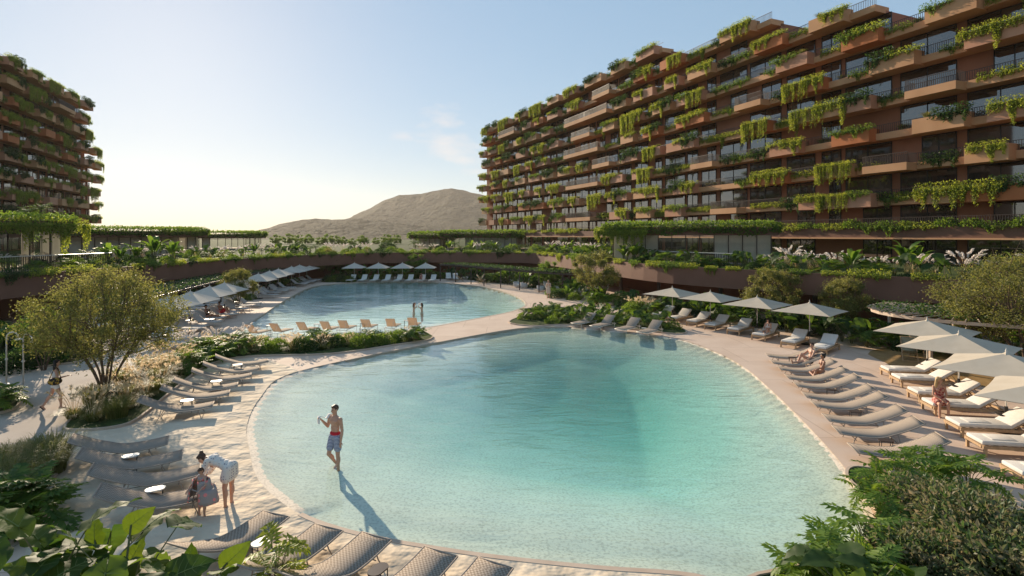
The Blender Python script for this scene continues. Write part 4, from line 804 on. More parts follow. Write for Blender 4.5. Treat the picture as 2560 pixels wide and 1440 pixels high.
for i, (px, py, h, s, n) in enumerate(((130, 1570, 1.5, .66, 10), (320, 1600, 1.4, .64, 9), (30, 1700, 1.55, .7, 10), (520, 1660, .95, .6, 5), (250, 1480, .9, .7, 6))):
    pp = earplant(n, h, s, 200+i, .85, .5, [M['ear']], True, .05); p = G(px, py)
    Kind('elephant_ear', 'plant', None, [('leaf_blades', pp[0]), ('stalks', pp[1])]).put((p.x, p.y, 0), .7*i, 1.0, 'big elephant ear plant with '+('ribbed leaves beside the woven chaises', 'tall curling leaves near the bending woman', 'dark wavy leaves in the shady corner', 'upright glowing leaf close to the woven chaises', 'low dark leaves under the taller ones')[i])
pf = philo(14, .95, .42, 300, LIME, .45); p = G(690, 1500); Kind('philodendron', 'plant', None, [('leaf_blades', pf[0]), ('stalks', pf[1])]).put((p.x, p.y, 0), 0, 1, 'bright lime philodendron before the woven chaises and small table')
bigs = Kind('berry_shrub', 'shrub', mound(1.5, 1.5, 1.25, 9500, .115, M['russet'], 310, 'berry_shrub', .1, 16, .35))
for px, py, s, lab in ((2350, 1335, .78, 'wide russet green shrub nearest the last woven chaise'), (2470, 1420, 1.0, 'tall russet green shrub filling the corner by the white sun beds'), (2310, 1490, .75, 'russet green shrub lowest beside the lagoon'), (2580, 1560, 1.0, 'russet green shrub at the frame edge beyond the sun beds')):
    p = G(px, py); bigs.put((p.x, p.y, 0), px, s, lab)
for i, (px, py, s) in enumerate(((2190, 1265, .85), (2255, 1235, .9), (2340, 1215, .9), (2420, 1240, .85), (2210, 1320, .8), (2060, 1490, .85), (2120, 1470, .9), (2170, 1420, .9), (2040, 1530, .7), (2180, 1560, 1.0))):
    plant('bphilo%d' % (i % 2), G(px, py), 'leaning over the lagoon edge round the russet shrubs', s)
for px, py, s in ((2150, 1600, 1.0), (2260, 1620, .9)):
    p = G(px, py); plant('ear1', p, 'low in the corner below the russet shrubs', s)
# ---------------------------------------------------------------- furniture
def wicker():
    L, Wd = 2.12, .36
    zs = lambda x: .34-.05*math.sin(math.pi*min(1, x/1.35))+(.45*max(0, (x-1.0)/1.12)**1.5)
    n = 18; mb = MB(); top = [(L*i/n, zs(L*i/n)) for i in range(n+1)]; V = []
    for x, z in top: V += [(x, -Wd, z), (x, 0, z-.012), (x, Wd, z), (x, Wd, z-.022), (x, 0, z-.034), (x, -Wd, z-.022)]
    F = [(6*i+k, 6*i+(k+1) % 6, 6*(i+1)+(k+1) % 6, 6*(i+1)+k) for i in range(n) for k in range(6)]+[(5, 4, 3, 2, 1, 0), tuple(6*n+k for k in range(6))]
    mb.add(V, F); sling = mb.mesh('woven_seat', M['wicker'], True)
    fr = MB()
    for sg in (-1, 1): fr.tube([(x, sg*Wd, z-.012) for x, z in top], .017, 6)
    for x in (0, L): fr.tube([(x, -Wd, zs(x)-.012), (x, Wd, zs(x)-.012)], .016, 6)
    for x in (.42, 1.45): fr.tube([(x, -.33, .17), (x, .33, .17)], .011, 5)
    fr.tube([(.42, 0, .17), (1.45, 0, .17)], .010, 5)
    frame = fr.mesh('frame', M['frame'], True); legs = []
    for x, dx in ((.42, -.12), (1.45, .16)):
        for sg in (-1, 1):
            l = MB(); l.tube([(x, sg*Wd*.97, zs(x)-.02), (x+dx*.4, sg*.34, .17), (x+dx, sg*.38, .0)], [.014, .013, .011], 6); legs.append(('leg', l.mesh('leg', M['frame'], True)))
    return [('woven_seat', sling), ('frame', frame)]+legs
WICK = Kind('woven_chaise', 'sun lounger', None, wicker())
def sunbed():
    L, Wd, ang = 2.15, .37, R(33); fr = MB()
    for sg in (-1, 1): fr.box(.02, L-.02, sg*Wd-.03, sg*Wd+.03, .22, .30)
    fr.box(0, .06, -Wd+.032, Wd-.032, .222, .298); fr.box(L-.06, L, -Wd+.032, Wd-.032, .222, .298)
    for k in range(9): fr.box(.15+k*.22, .22+k*.22, -Wd+.03, Wd-.03, .262, .285)
    legs = []
    for x in (.05, L-.12):
        for sg in (-1, 1): l = MB(); l.rbox(x, x+.07, sg*Wd-.036, sg*Wd+.036, 0, .303, .008); legs.append(('leg', l.mesh('leg', M['wood'])))
    a = MB(); a.rbox(.03, 1.42, -Wd+.02, Wd-.02, .305, .415, .035, 0, None, 3); seat = a.mesh('seat_cushion', M['white'], True)
    Mx = Matrix.Translation((1.40, 0, .31)) @ Matrix.Rotation(-ang, 4, 'Y'); b = MB(); b.rbox(0, .78, -Wd+.02, Wd-.02, .0, .10, .035, 0, Mx, 3); back = b.mesh('back_cushion', M['white'], True)
    c = MB()
    for sg in (-1, 1): c.tube([(1.42, sg*.33, .30), (1.42+.76*math.cos(ang), sg*.33, .29+.76*math.sin(ang))], .018, 5); c.tube([(1.86, sg*.30, .56), (2.06, sg*.30, .29)], .013, 5)
    t = MB(); t.rbox(.35, .95, -.2, .2, .414, .432, .008); 
    return [('frame', fr.mesh('frame', M['wood'])), ('seat_cushion', seat), ('back_cushion', back), ('back_support', c.mesh('back_support', M['wood'])), ('folded_towel', t.mesh('folded_towel', M['white'], True))]+legs
BED = Kind('sun_bed', 'sun lounger', None, sunbed())
def slim(fab, name, ang=38, z=.30, legh=None):
    L, Wd = 2.05, .36; ang = R(ang); fr = MB()
    for sg in (-1, 1): fr.tube([(0, sg*Wd, z), (L*.94, sg*Wd, z)], .018, 6)
    fr.tube([(0, -Wd, z), (0, Wd, z)], .018, 6); fr.tube([(L*.94, -Wd, z), (L*.94, Wd, z)], .018, 6); legs = []
    for x in (.16, L*.86):
        for sg in (-1, 1): l = MB(); l.tube([(x, sg*Wd, z), (x, sg*Wd, 0)], .016, 6); legs.append(('leg', l.mesh('leg', M['paint'], True)))
    s = MB(); s.rbox(.02, 1.30, -Wd+.015, Wd-.015, z+.01, z+.05, .018); Mx = Matrix.Translation((1.28, 0, z+.015)) @ Matrix.Rotation(-ang, 4, 'Y'); b = MB(); b.rbox(0, .80, -Wd+.015, Wd-.015, 0, .045, .02, 0, Mx)
    st = MB(); st.tube([(1.28+.62*math.cos(ang), .25, z+.62*math.sin(ang)), (L*.93, .25, z)], .01, 5); st.tube([(1.28+.62*math.cos(ang), -.25, z+.62*math.sin(ang)), (L*.93, -.25, z)], .01, 5); st.tube([(L*.86, -Wd, .14), (L*.86, Wd, .14)], .009, 5)
    return Kind(name, 'sun lounger', None, [('seat', s.mesh('seat', fab, True)), ('backrest', b.mesh('backrest', fab, True)), ('frame', fr.mesh('frame', M['paint'], True)), ('brace', st.mesh('brace', M['paint']))]+legs)
GREYL = slim(M['grey'], 'padded_lounger'); WHITEL = slim(M['white'], 'white_lounger', 48); TANL = slim(M['tanmesh'], 'pool_lounger', 52, .34); PENL = slim(M['wicker'], 'low_lounger', 36, .30)
def parasol(half, top, rim, fab, table, sag=.03):
    n = 6; parts = []; mb = MB(); V = []; F = []
    for q in range(4):
        a0, a1 = math.pi/4+q*math.pi/2, math.pi/4+(q+1)*math.pi/2; c0, c1 = [Vector((math.cos(a)*half*1.414, math.sin(a)*half*1.414, rim)) for a in (a0, a1)]; ap = Vector((0, 0, top)); b = len(V)
        for i in range(n+1):
            t = i/n
            for j in range(n+1):
                u = j/n; e = c0.lerp(c1, u); p = ap.lerp(e, t); p.z -= sag*math.sin(math.pi*t)*(.55+.45*math.cos(2*math.pi*(u-.5)+math.pi)*-1)*.6; p = Vector((p.x*(1-.035*math.sin(math.pi*u)*t), p.y*(1-.035*math.sin(math.pi*u)*t), p.z)); V.append(p)
        F += [(b+i*(n+1)+j, b+(i+1)*(n+1)+j, b+(i+1)*(n+1)+j+1, b+i*(n+1)+j+1) for i in range(n) for j in range(n)]
    k = len(V); V2 = [v+Vector((0, 0, -.012)) for v in V]; F2 = [tuple(reversed([i+k for i in f])) for f in F]; mb.add(V+V2, F+F2); parts.append(('canopy', mb.mesh('canopy', fab, True)))
    c = MB(); c.lathe([(.20, top-.10), (.02, top+.035)], 4); parts.append(('vent_cap', c.mesh('vent_cap', fab)))
    p = MB(); p.tube([(0, 0, 0), (0, 0, top+.05)], .024, 8); parts.append(('pole', p.mesh('pole', M['paint'], True)))
    f = MB(); f.lathe([(.012, top+.03), (.03, top+.07), (.012, top+.11), (.002, top+.16)], 8); parts.append(('finial', f.mesh('finial', M['paint'], True)))
    b = MB(); b.rbox(-.32, .32, -.32, .32, 0, .06, .015); parts.append(('base', b.mesh('base', M['dark'])))
    ribs = []; can = parts.pop(0)
    for q in range(4):
        a = math.pi/4+q*math.pi/2; r = MB(); r.tube([(math.cos(a)*.04, math.sin(a)*.04, top-.08), (math.cos(a)*half*1.37, math.sin(a)*half*1.37, rim-.01)], .012, 4); ribs.append(('rib', r.mesh('rib', M['paint'])))
    parts.insert(0, (*can, ribs))
    if table: t = MB(); t.lathe([(.28, .50), (.29, .51), (.28, .525)], 20); t2 = MB(); t2.lathe([(.045, .5), (.045, .74)], 8); parts += [('table_disc', t.mesh('table_disc', M['dark'], True)), ('clamp', t2.mesh('clamp', M['dark']))]
    return parts
PAR = Kind('parasol', 'parasol', None, parasol(1.48, 2.30, 1.84, M['canvas'], True)); PARW = Kind('parasol', 'parasol', None, parasol(1.32, 2.38, 1.74, M['canvasw'], True))
def sidetable(top, h=.42):
    t = MB(); V = []; n = 20
    for z in (h-.025, h):
        for k in range(n): a = 2*math.pi*k/n; V.append((.12*math.cos(a)+(.075 if math.cos(a) > 0 else -.075), .125*math.sin(a), z))
    t.add(V, [tuple(range(n-1, -1, -1)), tuple(range(n, 2*n))]+[(k, (k+1) % n, n+(k+1) % n, n+k) for k in range(n)]); parts = [('table_top', t.mesh('table_top', top))]
    for x in (-.14, .14):
        for y in (-.08, .08): l = MB(); l.tube([(x, y, 0), (x, y, h-.026)], .010, 5); parts.append(('leg', l.mesh('leg', M['dark'])))
    s = MB(); s.tube([(-.14, -.08, .05), (.14, -.08, .05)], .007, 4); s.tube([(-.14, .08, .05), (.14, .08, .05)], .007, 4); parts.append(('stretcher', s.mesh('stretcher', M['dark']))); return parts
TABW = Kind('side_table', 'side table', None, sidetable(M['stone'], .42)); TABD = Kind('side_table', 'side table', None, sidetable(M['bronze'])); TABT = Kind('tall_table', 'side table', None, sidetable(M['paint'], .62))
NTH = ['first', 'second', 'third', 'fourth', 'fifth', 'sixth', 'seventh', 'eighth', 'ninth', 'tenth', 'eleventh', 'twelfth', 'thirteenth', 'fourteenth', 'fifteenth', 'sixteenth', 'seventeenth', 'eighteenth']
def at2(p, z=0.0): return (p[0], p[1], z)
# woven chaises along the lagoon's sun-lit shore: foot corner read off the photo, head away from the water
foot = [(1913, 883), (1925, 899), (1943, 914), (1961, 935), (1982, 953), (2004, 979), (2025, 1000), (2054, 1033), (2079, 1062), (2118, 1106)]
for i, (x, y) in enumerate(foot):
    q = G(x, y, .34); a = R(-11-1.0*(i % 3)); c, s = math.cos(a), math.sin(a); o = (q.x+s*.36, q.y-c*.36)
    WICK.put((*o, 0), a, 1, f'woven chaise on the pale shore, {NTH[9-i]} from the russet shrub', 'woven chaises on the pale shore')
for (x, y), lab in (((1976, 893), 'small dark table beside the sitting couple'), ((2071, 973), 'small dark table between the fifth and sixth shore chaises'), ((2130, 1028), 'small dark table between the third and fourth shore chaises'), ((2206, 1100), 'small dark table beside the shore chaise by the russet shrub')):
    q = G(x, y, .40); TABD.put((q.x+.1, q.y, 0), R(-15), .95, lab)
# woven chaises on the sand, upper set
for i, (x, y, ax) in enumerate(((532, 1011, 203), (573, 981, 204), (594, 961, 205), (628, 937, 206), (648, 920, 207), (670, 901, 208))):
    q = G(x, y, .33); a = R(ax); c, s = math.cos(a), math.sin(a); WICK.put((q.x+s*.05, q.y-c*.05, 0), a, .98, f'woven chaise on the sand by the grassy bed, {NTH[i]} from the large tree', 'woven chaises by the grassy bed')
for (x, y), lab in (((468, 1000), 'white topped table between the first and second chaises by the bed'), ((541, 952), 'white topped table between the third and fourth chaises by the bed'), ((594, 911), 'white topped table beside the farthest chaise by the bed')):
    q = G(x, y, .42); TABW.put((q.x, q.y, 0), R(20), 1, lab)
# lower set
for i, (x, y, ax) in enumerate(((420, 1099, 209), (455, 1135, 208), (500, 1172, 208), (538, 1222, 207))):
    q = G(x, y, .34); a = R(ax); c, s = math.cos(a), math.sin(a); WICK.put((q.x, q.y, 0), a, 1.0, f'woven chaise on the sand behind the bending woman, {NTH[i]} from the grassy bed', 'woven chaises behind the bending woman')
for (x, y), lab in (((326, 1138), 'white topped table between the first and second chaises of the lower sand row'), ((388, 1221), 'white topped table between the third and fourth chaises of the lower sand row')):
    q = G(x, y, .42); TABW.put((q.x, q.y, 0), R(30), 1, lab)
# front set along the kerb
for i, (x, y, x2, y2) in enumerate(((665, 1275, 715, 1290), (786, 1307, 858, 1325), (905, 1329, 978, 1347), (1060, 1366, 1146, 1386), (1195, 1395, 1282, 1413))):
    q = (G(x, y, .34)+G(x2, y2, .34))/2; a = R(248-i*1.5); WICK.put((q.x, q.y, 0), a, .98, f'woven chaise on the near lagoon edge, {NTH[i]} from the child in the robe', 'woven chaises on the near lagoon edge')
for (x, y), m, lab in (((655, 1352), TABW, 'white topped table between the first two chaises of the near edge'), ((945, 1422), TABD, 'dark topped table between the third and fourth chaises of the near edge')):
    q = G(x, y, .42); m.put((q.x, q.y, 0), R(60), 1, lab)
# white sun beds on the shore
for i, (a0, b0, c0, d0) in enumerate(((2204, 936, 2218, 947), (2231, 957, 2246, 969), (2272, 993, 2290, 1007), (2307, 1022, 2328, 1039), (2368, 1072, 2393, 1094), (2419, 1115, 2451, 1142), (2510, 1190, 2548, 1222))):
    q = (G(a0, b0)+G(c0, d0))/2; a = R(-9-(i % 2)); BED.put((q.x-.03, q.y, 0), a, 1, f'white sun bed below the big cream parasols, {NTH[i]} from the wooden deck', 'white sun beds below the big cream parasols')
for i, (X, Y) in enumerate(((17.6, 22.9), (16.3, 19.7), (15.1, 16.5), (13.95, 13.6))):
    PAR.put((X, Y, 0), R(40), 1.04, f'big cream parasol over the white sun beds, {NTH[i]} from the wooden deck', 'big cream parasols over the white sun beds')
for i, (px, py) in enumerate(((1681, 717), (1776, 727), (1893, 740), (2024, 754))):
    d = FPX*(EYE-2.36)/(py-HOR); PAR.put(((px-1280)*d/FPX, d, 0), R(42), 1.0, f'cream parasol in the row before the leafy bed, {NTH[i]} from the curving pergola', 'cream parasols before the leafy bed')
for i, (X, Y) in enumerate(((11.0, 38.9), (11.7, 37.3), (12.5, 35.8), (13.2, 34.4), (14.0, 32.8), (14.7, 31.0), (15.35, 28.95), (16.1, 27.45))):
    X, Y = (X-.75, Y-.35); BED.put((X, Y, 0), R(43), 1, f'white sun bed below the row of cream parasols, {NTH[i]} from the curving pergola', 'white sun beds before the leafy bed')
# tongue of the lagoon
for i, (x, y) in enumerate(((1466, 819), (1514, 826), (1578, 834), (1634, 842))):
    q = G(x, y); PENL.put((q.x-.75, q.y-.25, 0), R(47), 1, f'low grey lounger at the water beside the planted tongue, {NTH[i]} from the footpath side', 'low grey loungers by the planted tongue')
for x, y in ((1505, 805), (1610, 817)):
    q = G(x, y, .4); TABW.put((q.x, q.y, 0), 0, .8, 'tiny table between low grey loungers on the planted tongue', 'tiny tables on the planted tongue')
# long row beside the far pool
ps = [(422, 741), (476, 730), (524, 717), (561, 708), (594, 699), (646, 685), (674, 678), (696, 673), (729, 667), (749, 663), (767, 660)]
rowpt = []
for i, (px, py) in enumerate(ps):
    d = FPX*(EYE-2.34)/(py-HOR); X = (px-1280)*d/FPX; rowpt.append(Vector((X, d))); PARW.put((X, d, 0), R(3), 1, f'pale parasol in the long row beside the swimming pool, {NTH[i]} from the large tree', 'pale parasols of the long row')
lr = []
for i, p in enumerate(rowpt):
    for dy in (-.85, .85):
        if i in (5, 8) and dy < 0: continue
        lr.append((p.x-.55, p.y+dy))
lr = [(-19.2, 28.6), (-19.6, 30.2)]+lr
for i, (X, Y) in enumerate(lr):
    GREYL.put((X+2.05, Y-.1, 0), R(176), 1, f'grey lounger in the long row beside the swimming pool, {NTH[i] if i < 18 else "far"} from the large tree', 'grey padded loungers of the long row')
for i, p in enumerate(rowpt[:5]):
    for dy in (-.8, .8): GREYL.put((p.x-1.6, p.y+dy, 0), R(176), 1, 'grey padded lounger of the second line under the vine pergola', 'grey loungers under the vine pergola')
# far end of the swimming pool
for i, px in enumerate((886, 946, 1006, 1064)):
    d = 70.5; PARW.put(((px-1280)*d/FPX, d, 0), R(1), 1.0, f'pale parasol at the far end of the swimming pool, {NTH[i]} from the feathery tree', 'four pale parasols at the far end')
for i, px in enumerate((872, 901, 931, 961, 991, 1019, 1050, 1077)):
    d = 68.3; WHITEL.put(((px-1280)*d/FPX, d-.2, 0), R(84), 1, f'white lounger facing the camera at the far pool end, {NTH[i]} from the feathery tree', 'white loungers at the far end')
# loungers standing in the shallow water, seen from behind
for i, (px, py) in enumerate(((612, 846), (671, 842), (737, 838), (795, 836), (853, 833), (908, 830), (969, 828), (1022, 825))):
    q = G(px+14, py, 0); TANL.put((q.x-.15+.35*(1 if i < 4 else 0), q.y+1.75, -.13), R(-92-14*(7-i)/7), .88, f'tan backed lounger standing in shallow pool water, {NTH[i]} from the sharp corner', 'tan backed loungers in shallow water')
for px, py in ((662, 838), (783, 834), (900, 830), (1012, 824)):
    q = G(px, py, 0); TABT.put((q.x, q.y+.6, -.13), 0, 1, 'slim tall table between loungers in the shallow water', 'tall tables in the shallow water')
# under the pergolas
def deckchair():
    fr = MB()
    for sg in (-.28, .28): fr.tube([(0, sg, 0), (1.05, sg, .95)], .02, 5); fr.tube([(.95, sg*.92, 0), (.12, sg*.92, .48)], .02, 5)
    for a in ((0, .02), (1.05, .95)): fr.tube([(a[0], -.28, a[1]), (a[0], .28, a[1])], .018, 5)
    s = MB(); n = 10; V = []
    for i in range(n+1):
        t = i/n; x = .14+.88*t; z = .46+.47*t-.30*math.sin(math.pi*t)**.8; V += [(x, -.25, z), (x, .25, z), (x, .25, z-.012), (x, -.25, z-.012)]
    s.add(V, [(4*i+k, 4*i+(k+1) % 4, 4*i+4+(k+1) % 4, 4*i+4+k) for i in range(n) for k in range(4)]); return [('frame', fr.mesh('frame', M['wood'])), ('sling', s.mesh('sling', M['sage'], True))]
M['sage'] = mat('sage_canvas', (.26, .25, .17), (.30, .29, .20), 5, .8)
DCH = Kind('deck_chair', 'deck chair', None, deckchair())
for X, Y, a, lab in ((18.9, 25.6, 60, 'folding sage green deck chair at the edge of the wooden deck'), (19.7, 26.3, 52, 'second sage deck chair behind the one at the deck edge')): DCH.put((X, Y, .006), R(a), 1.05, lab)
for i, (X, Y, a) in enumerate(((-6.3, 70.2, 200), (-4.6, 68.2, 20), (-3.2, 67.2, 200))): DCH.put((X, Y, 0), R(a), 1.1, 'folding deck chair in the shade of the curving pergola', 'deck chairs under the curving pergola')
def armchair():
    b = MB(); n = 18; V = []
    for r, z in ((.40, .10), (.44, .30), (.44, .62), (.33, .62), (.33, .36)):
        for k in range(n+1):
            a = R(-45)+R(270)*k/n+R(0); zz = z if z < .5 else z-.16*(1-math.sin(math.pi*k/n)); V.append((r*math.cos(a+R(0)), r*math.sin(a), zz))
    b.add(V, [(j*(n+1)+k, j*(n+1)+k+1, (j+1)*(n+1)+k+1, (j+1)*(n+1)+k) for j in range(4) for k in range(n)]); s = MB(); s.lathe([(.33, .1), (.34, .34), (.30, .40), (.05, .41)], 18)
    return [('shell', b.mesh('shell', M['grey'], True)), ('seat_cushion', s.mesh('seat_cushion', M['white'], True))]
ARM = Kind('armchair', 'armchair', None, armchair())
for X, Y, a in ((3.1, 57.6, 60), (5.0, 56.6, 150), (6.7, 55.2, 180), (7.6, 54.0, 200), (.6, 62.2, 30), (1.4, 61.3, 100)): ARM.put((X, Y, 0), R(a), 1.05, 'rounded pale armchair in the shade of the curving pergola', 'armchairs under the curving pergola')
for X, Y in ((-8.3, 71.3), (-7.3, 70.6), (4.1, 58)): WHITEL.put((X, Y, 0), R(100), 1, 'white lounger in the shade under the curving pergola', 'white loungers under the curving pergola')
# showers
def shower(h):
    p = MB(); p.tube([(0, 0, 0), (0, 0, h-.22)]+[(.22-.22*math.cos(R(a)), 0, h-.22+.22*math.sin(R(a))) for a in (30, 60, 90, 120, 150)]+[(.44, 0, h-.26)], .026, 8); hd = MB(); hd.lathe([(.02, h-.25), (.11, h-.29), (.115, h-.32)], 14, 0, (.44, 0, 0)); k = MB(); k.lathe([(.04, h*.46), (.045, h*.47), (.04, h*.5)], 8); v = MB(); v.tube([(0, -.07, h*.48), (0, .07, h*.48)], .014, 6); b = MB(); b.lathe([(.09, 0), (.09, .015), (.04, .03)], 12)
    return [('pipe', p.mesh('pipe', M['paint'], True)), ('shower_head', hd.mesh('shower_head', M['paint'], True)), ('valve', k.mesh('valve', M['paint'])), ('tap_handle', v.mesh('tap_handle', M['paint'])), ('base_plate', b.mesh('base_plate', M['paint']))]
SHW = Kind('outdoor_shower', 'shower', None, shower(2.15))
for px, py, a, lab in ((58, 966, -12, 'pale outdoor shower post with curved arm nearest the path'), (16, 960, 8, 'outdoor shower post deeper in the shade by the dark plants')): q = G(px, py); SHW.put((q.x, q.y, .0), R(a), (1.0, 1.0, .97), lab)
for px, py, a in ((1487, 744, 10), (1508, 741, 180), (1520, 744, 170)): q = G(px, py); SHW.put((q.x, q.y, 0), R(a), 1, 'garden shower with curved pipe near the curving pergola', 'garden showers by the curving pergola')
# roof-top chimney
mb = MB(); mb.rbox(-.5, .5, -.5, .5, 0, 1.9, .04); sx = (_s6[1]+_s6[2])/2-2; p = facR.at(s_of(facR, 2192, -3), -3)[0]; o = mb.build('roof_chimney', M['brown']); o.location = (*p, Z0+FLH*6+.2); tag(o, 'dark square chimney on the stepped roof of the larger block', 'chimney')
# ---------------------------------------------------------------- people
V3 = Vector
def capsule(mb, a, b, ra, rb, n=10):
    a, b = V3(a), V3(b); d = (b-a); l = d.length
    if l < 1e-5: return
    d /= l; pts, rs = [], []
    for k in range(4): t = k/3*math.pi/2; pts.append(a-d*ra*math.cos(t)); rs.append(max(.001, ra*math.sin(t)))
    for k in range(4): t = math.pi/2*(1-k/3); pts.append(b+d*rb*math.cos(t)); rs.append(max(.001, rb*math.sin(t)))
    mb.tube(pts, rs, n)
def ellip(mb, c, X, Y, Z, n=12):
    c = V3(c); V = []; m = 8
    for i in range(m+1):
        t = math.pi*i/m
        for k in range(n): a = 2*math.pi*k/n; V.append(c+X*(max(.01, math.sin(t))*math.cos(a))+Y*(max(.01, math.sin(t))*math.sin(a))+Z*math.cos(t))
    F = [(i*n+k, (i+1)*n+k, (i+1)*n+(k+1) % n, i*n+(k+1) % n) for i in range(m) for k in range(n)]+[tuple(range(n)), tuple(range((m+1)*n-1, m*n-1, -1))]
    mb.add(V, F)
def fuse(name, mb, m, vox, parent, it=3):
    """One continuous skin from the overlapping volumes."""
    t = link('shape', mb.mesh('shape', m)); rm = t.modifiers.new('r', 'REMESH'); rm.mode = 'VOXEL'; rm.voxel_size = vox; rm.use_smooth_shade = True
    sm = t.modifiers.new('s', 'SMOOTH'); sm.factor = .5; sm.iterations = it; dg = bpy.context.evaluated_depsgraph_get(); dg.update(); me = bpy.data.meshes.new_from_object(t.evaluated_get(dg)); me.name = name
    old = t.data; bpy.data.objects.remove(t); bpy.data.meshes.remove(old); me.materials.clear(); me.materials.append(m); return link(name, me, parent)
def person(label, loc, yaw, P, H=1.74, fem=False, skin='skin', vox=.0095, hair=('short', 'hairbrown'), clothes=(), extra=None):
    """P: directions in the body's own frame (x right, y ahead, z up). Body, hair and clothes are the person's parts."""
    k = H/1.75; u = lambda *a: V3(a).normalized(); q = dict(pel=.93, torso=(0, 0, 1), neck=(0, .08, 1), face=(0, 1, -.05), sh=(1, 0, 0), hp=(1, 0, 0), lu=(-.12, 0, -1), lf=(-.02, .12, -1), ru=(.12, 0, -1), rf=(.02, .12, -1), lt=(-.03, 0, -1), ls=(0, -.02, -1), rt=(.03, 0, -1), rs=(0, -.02, -1), lto=(-.1, 1, -.22), rto=(.1, 1, -.22)); q.update(P)
    root = empty('person', loc, yaw); tag(root, label, 'person'); D = lambda n: u(*q[n]); t = D('torso'); sh = D('sh'); hp = D('hp'); sw, hw = (.155, .098) if fem else (.19, .092)
    pel = V3((q.get('px', 0), q.get('py', 0), q['pel']*k)); nk = pel+t*.51*k; fw = t.cross(sh)*-1; fw = (sh.cross(t)*-1).normalized(); ffw = t.cross(hp).normalized()*1.0; fw = V3(t).cross(sh).normalized() if V3(t).cross(sh).dot(V3((0, 1, 0))) > 0 else sh.cross(t).normalized()
    S = {s: nk-t*.055*k+sh*sg*sw*k for s, sg in (('l', -1), ('r', 1))}; Hp = {s: pel-t*.03*k+hp*sg*hw*k for s, sg in (('l', -1), ('r', 1))}; J = {}
    b = MB(); f = .93 if fem else 1.0
    ellip(b, pel+t*.02*k, hp*.155*k, fw*.105*k, t*.13*k); ellip(b, pel+t*.2*k, sh*(.115 if fem else .135)*k, fw*.088*k, t*.17*k); ellip(b, pel+t*.38*k, sh*(.135 if fem else .165)*k, fw*.105*k, t*.17*k); capsule(b, S['l']-t*.01, S['r']-t*.01, .058*k*f, .058*k*f)
    if fem:
        for sg in (-1, 1): ellip(b, pel+t*.36*k+fw*.085*k+sh*sg*.068*k, sh*.055*k, fw*.05*k, t*.055*k)
    else:
        for sg in (-1, 1): ellip(b, pel+t*.40*k+fw*.07*k+sh*sg*.075*k, sh*.075*k, fw*.042*k, t*.06*k)
    nd = D('neck'); hc = nk+nd*.175*k; fd = D('face'); hu = (nd-fd*nd.dot(fd)).normalized(); hs = fd.cross(hu).normalized()
    capsule(b, nk-t*.04*k, nk+nd*.10*k, .058*k*f, .050*k*f); ellip(b, hc+hu*.02*k-fd*.008*k, hs*.073*k, fd*.092*k, hu*.098*k); ellip(b, hc-hu*.055*k+fd*.028*k, hs*.05*k, fd*.058*k, hu*.062*k)
    capsule(b, hc+fd*.083*k+hu*.012*k, hc+fd*.102*k-hu*.022*k, .010*k, .014*k); capsule(b, hc+fd*.082*k-hu*.055*k-hs*.016*k, hc+fd*.082*k-hu*.055*k+hs*.016*k, .010*k, .010*k)
    for sg in (-1, 1): ellip(b, hc+hs*sg*.074*k-fd*.008*k-hu*.012*k, hs*.014*k, fd*.022*k, hu*.033*k)
    for s, sg in (('l', -1), ('r', 1)):
        el = S[s]+D(s+'u')*.29*k; wr = el+D(s+'f')*.255*k; hd = D(s+'h') if s+'h' in q else D(s+'f'); J[s+'el'], J[s+'wr'] = el, wr
        a = 1.0 if not fem else .82; capsule(b, S[s], el, .052*k*a, .040*k*a); capsule(b, S[s]+D(s+'u')*.03, S[s]+D(s+'u')*.17*k, .050*k*a, .046*k*a); capsule(b, el, el+D(s+'f')*.09*k, .040*k*a, .041*k*a); capsule(b, el+D(s+'f')*.09*k, wr, .041*k*a, .027*k*a)
        side = hd.cross(V3((0, 0, 1)) if abs(hd.z) < .9 else V3((0, 1, 0))).normalized(); pn = hd.cross(side).normalized(); pc = wr+hd*.05*k; J[s+'hand'] = wr+hd*.09*k; J[s+'pn'] = pn
        ellip(b, pc, side*.041*k, hd*.058*k, pn*.019*k); cu = q.get(s+'curl', .5)
        for j, (o, ln) in enumerate(((-.030, .072), (-.010, .082), (.011, .078), (.030, .062))):
            p0 = pc+hd*.040*k+side*o*k; d1 = (hd+pn*cu*.35).normalized(); d2 = (hd+pn*cu*1.3).normalized(); p1 = p0+d1*ln*.55*k; capsule(b, p0, p1, .0105*k, .0098*k, 6); capsule(b, p1, p1+d2*ln*.45*k, .0098*k, .0088*k, 6)
        th = (hd*.75-side*.75*1+pn*.4*cu).normalized(); p0 = pc-hd*.02*k-side*.03*k; p1 = p0+th*.045*k; capsule(b, p0, p1, .0125*k, .011*k, 6); capsule(b, p1, p1+(hd+pn*cu*.6-side*.2).normalized()*.032*k, .011*k, .0095*k, 6)
        kn = Hp[s]+D(s+'t')*.43*k; an = kn+D(s+'s')*.405*k; J[s+'kn'], J[s+'an'] = kn, an; g = 1.03 if fem else 1.0
        capsule(b, Hp[s]+hp*sg*-.01, kn, .086*k*g, .054*k*g); capsule(b, Hp[s], Hp[s]+D(s+'t')*.2*k, .09*k*g, .078*k*g); back = (D(s+'s').cross(hp)).normalized(); back = back if back.dot(fw) < 0 else -back
        ellip(b, kn+D(s+'s')*.13*k+back*.018*k, hp*.05*k, back*.052*k, D(s+'s')*.13*k); capsule(b, kn, an, .052*k, .034*k); to = D(s+'to'); J[s+'toe'] = an+to*.17*k
        heel = an+D(s+'s')*.045*k-to*.035*k; capsule(b, an, heel, .034*k, .030*k); capsule(b, heel, an+D(s+'s')*.05*k+to*.11*k, .030*k, .034*k); side2 = to.cross(D(s+'s')).normalized()
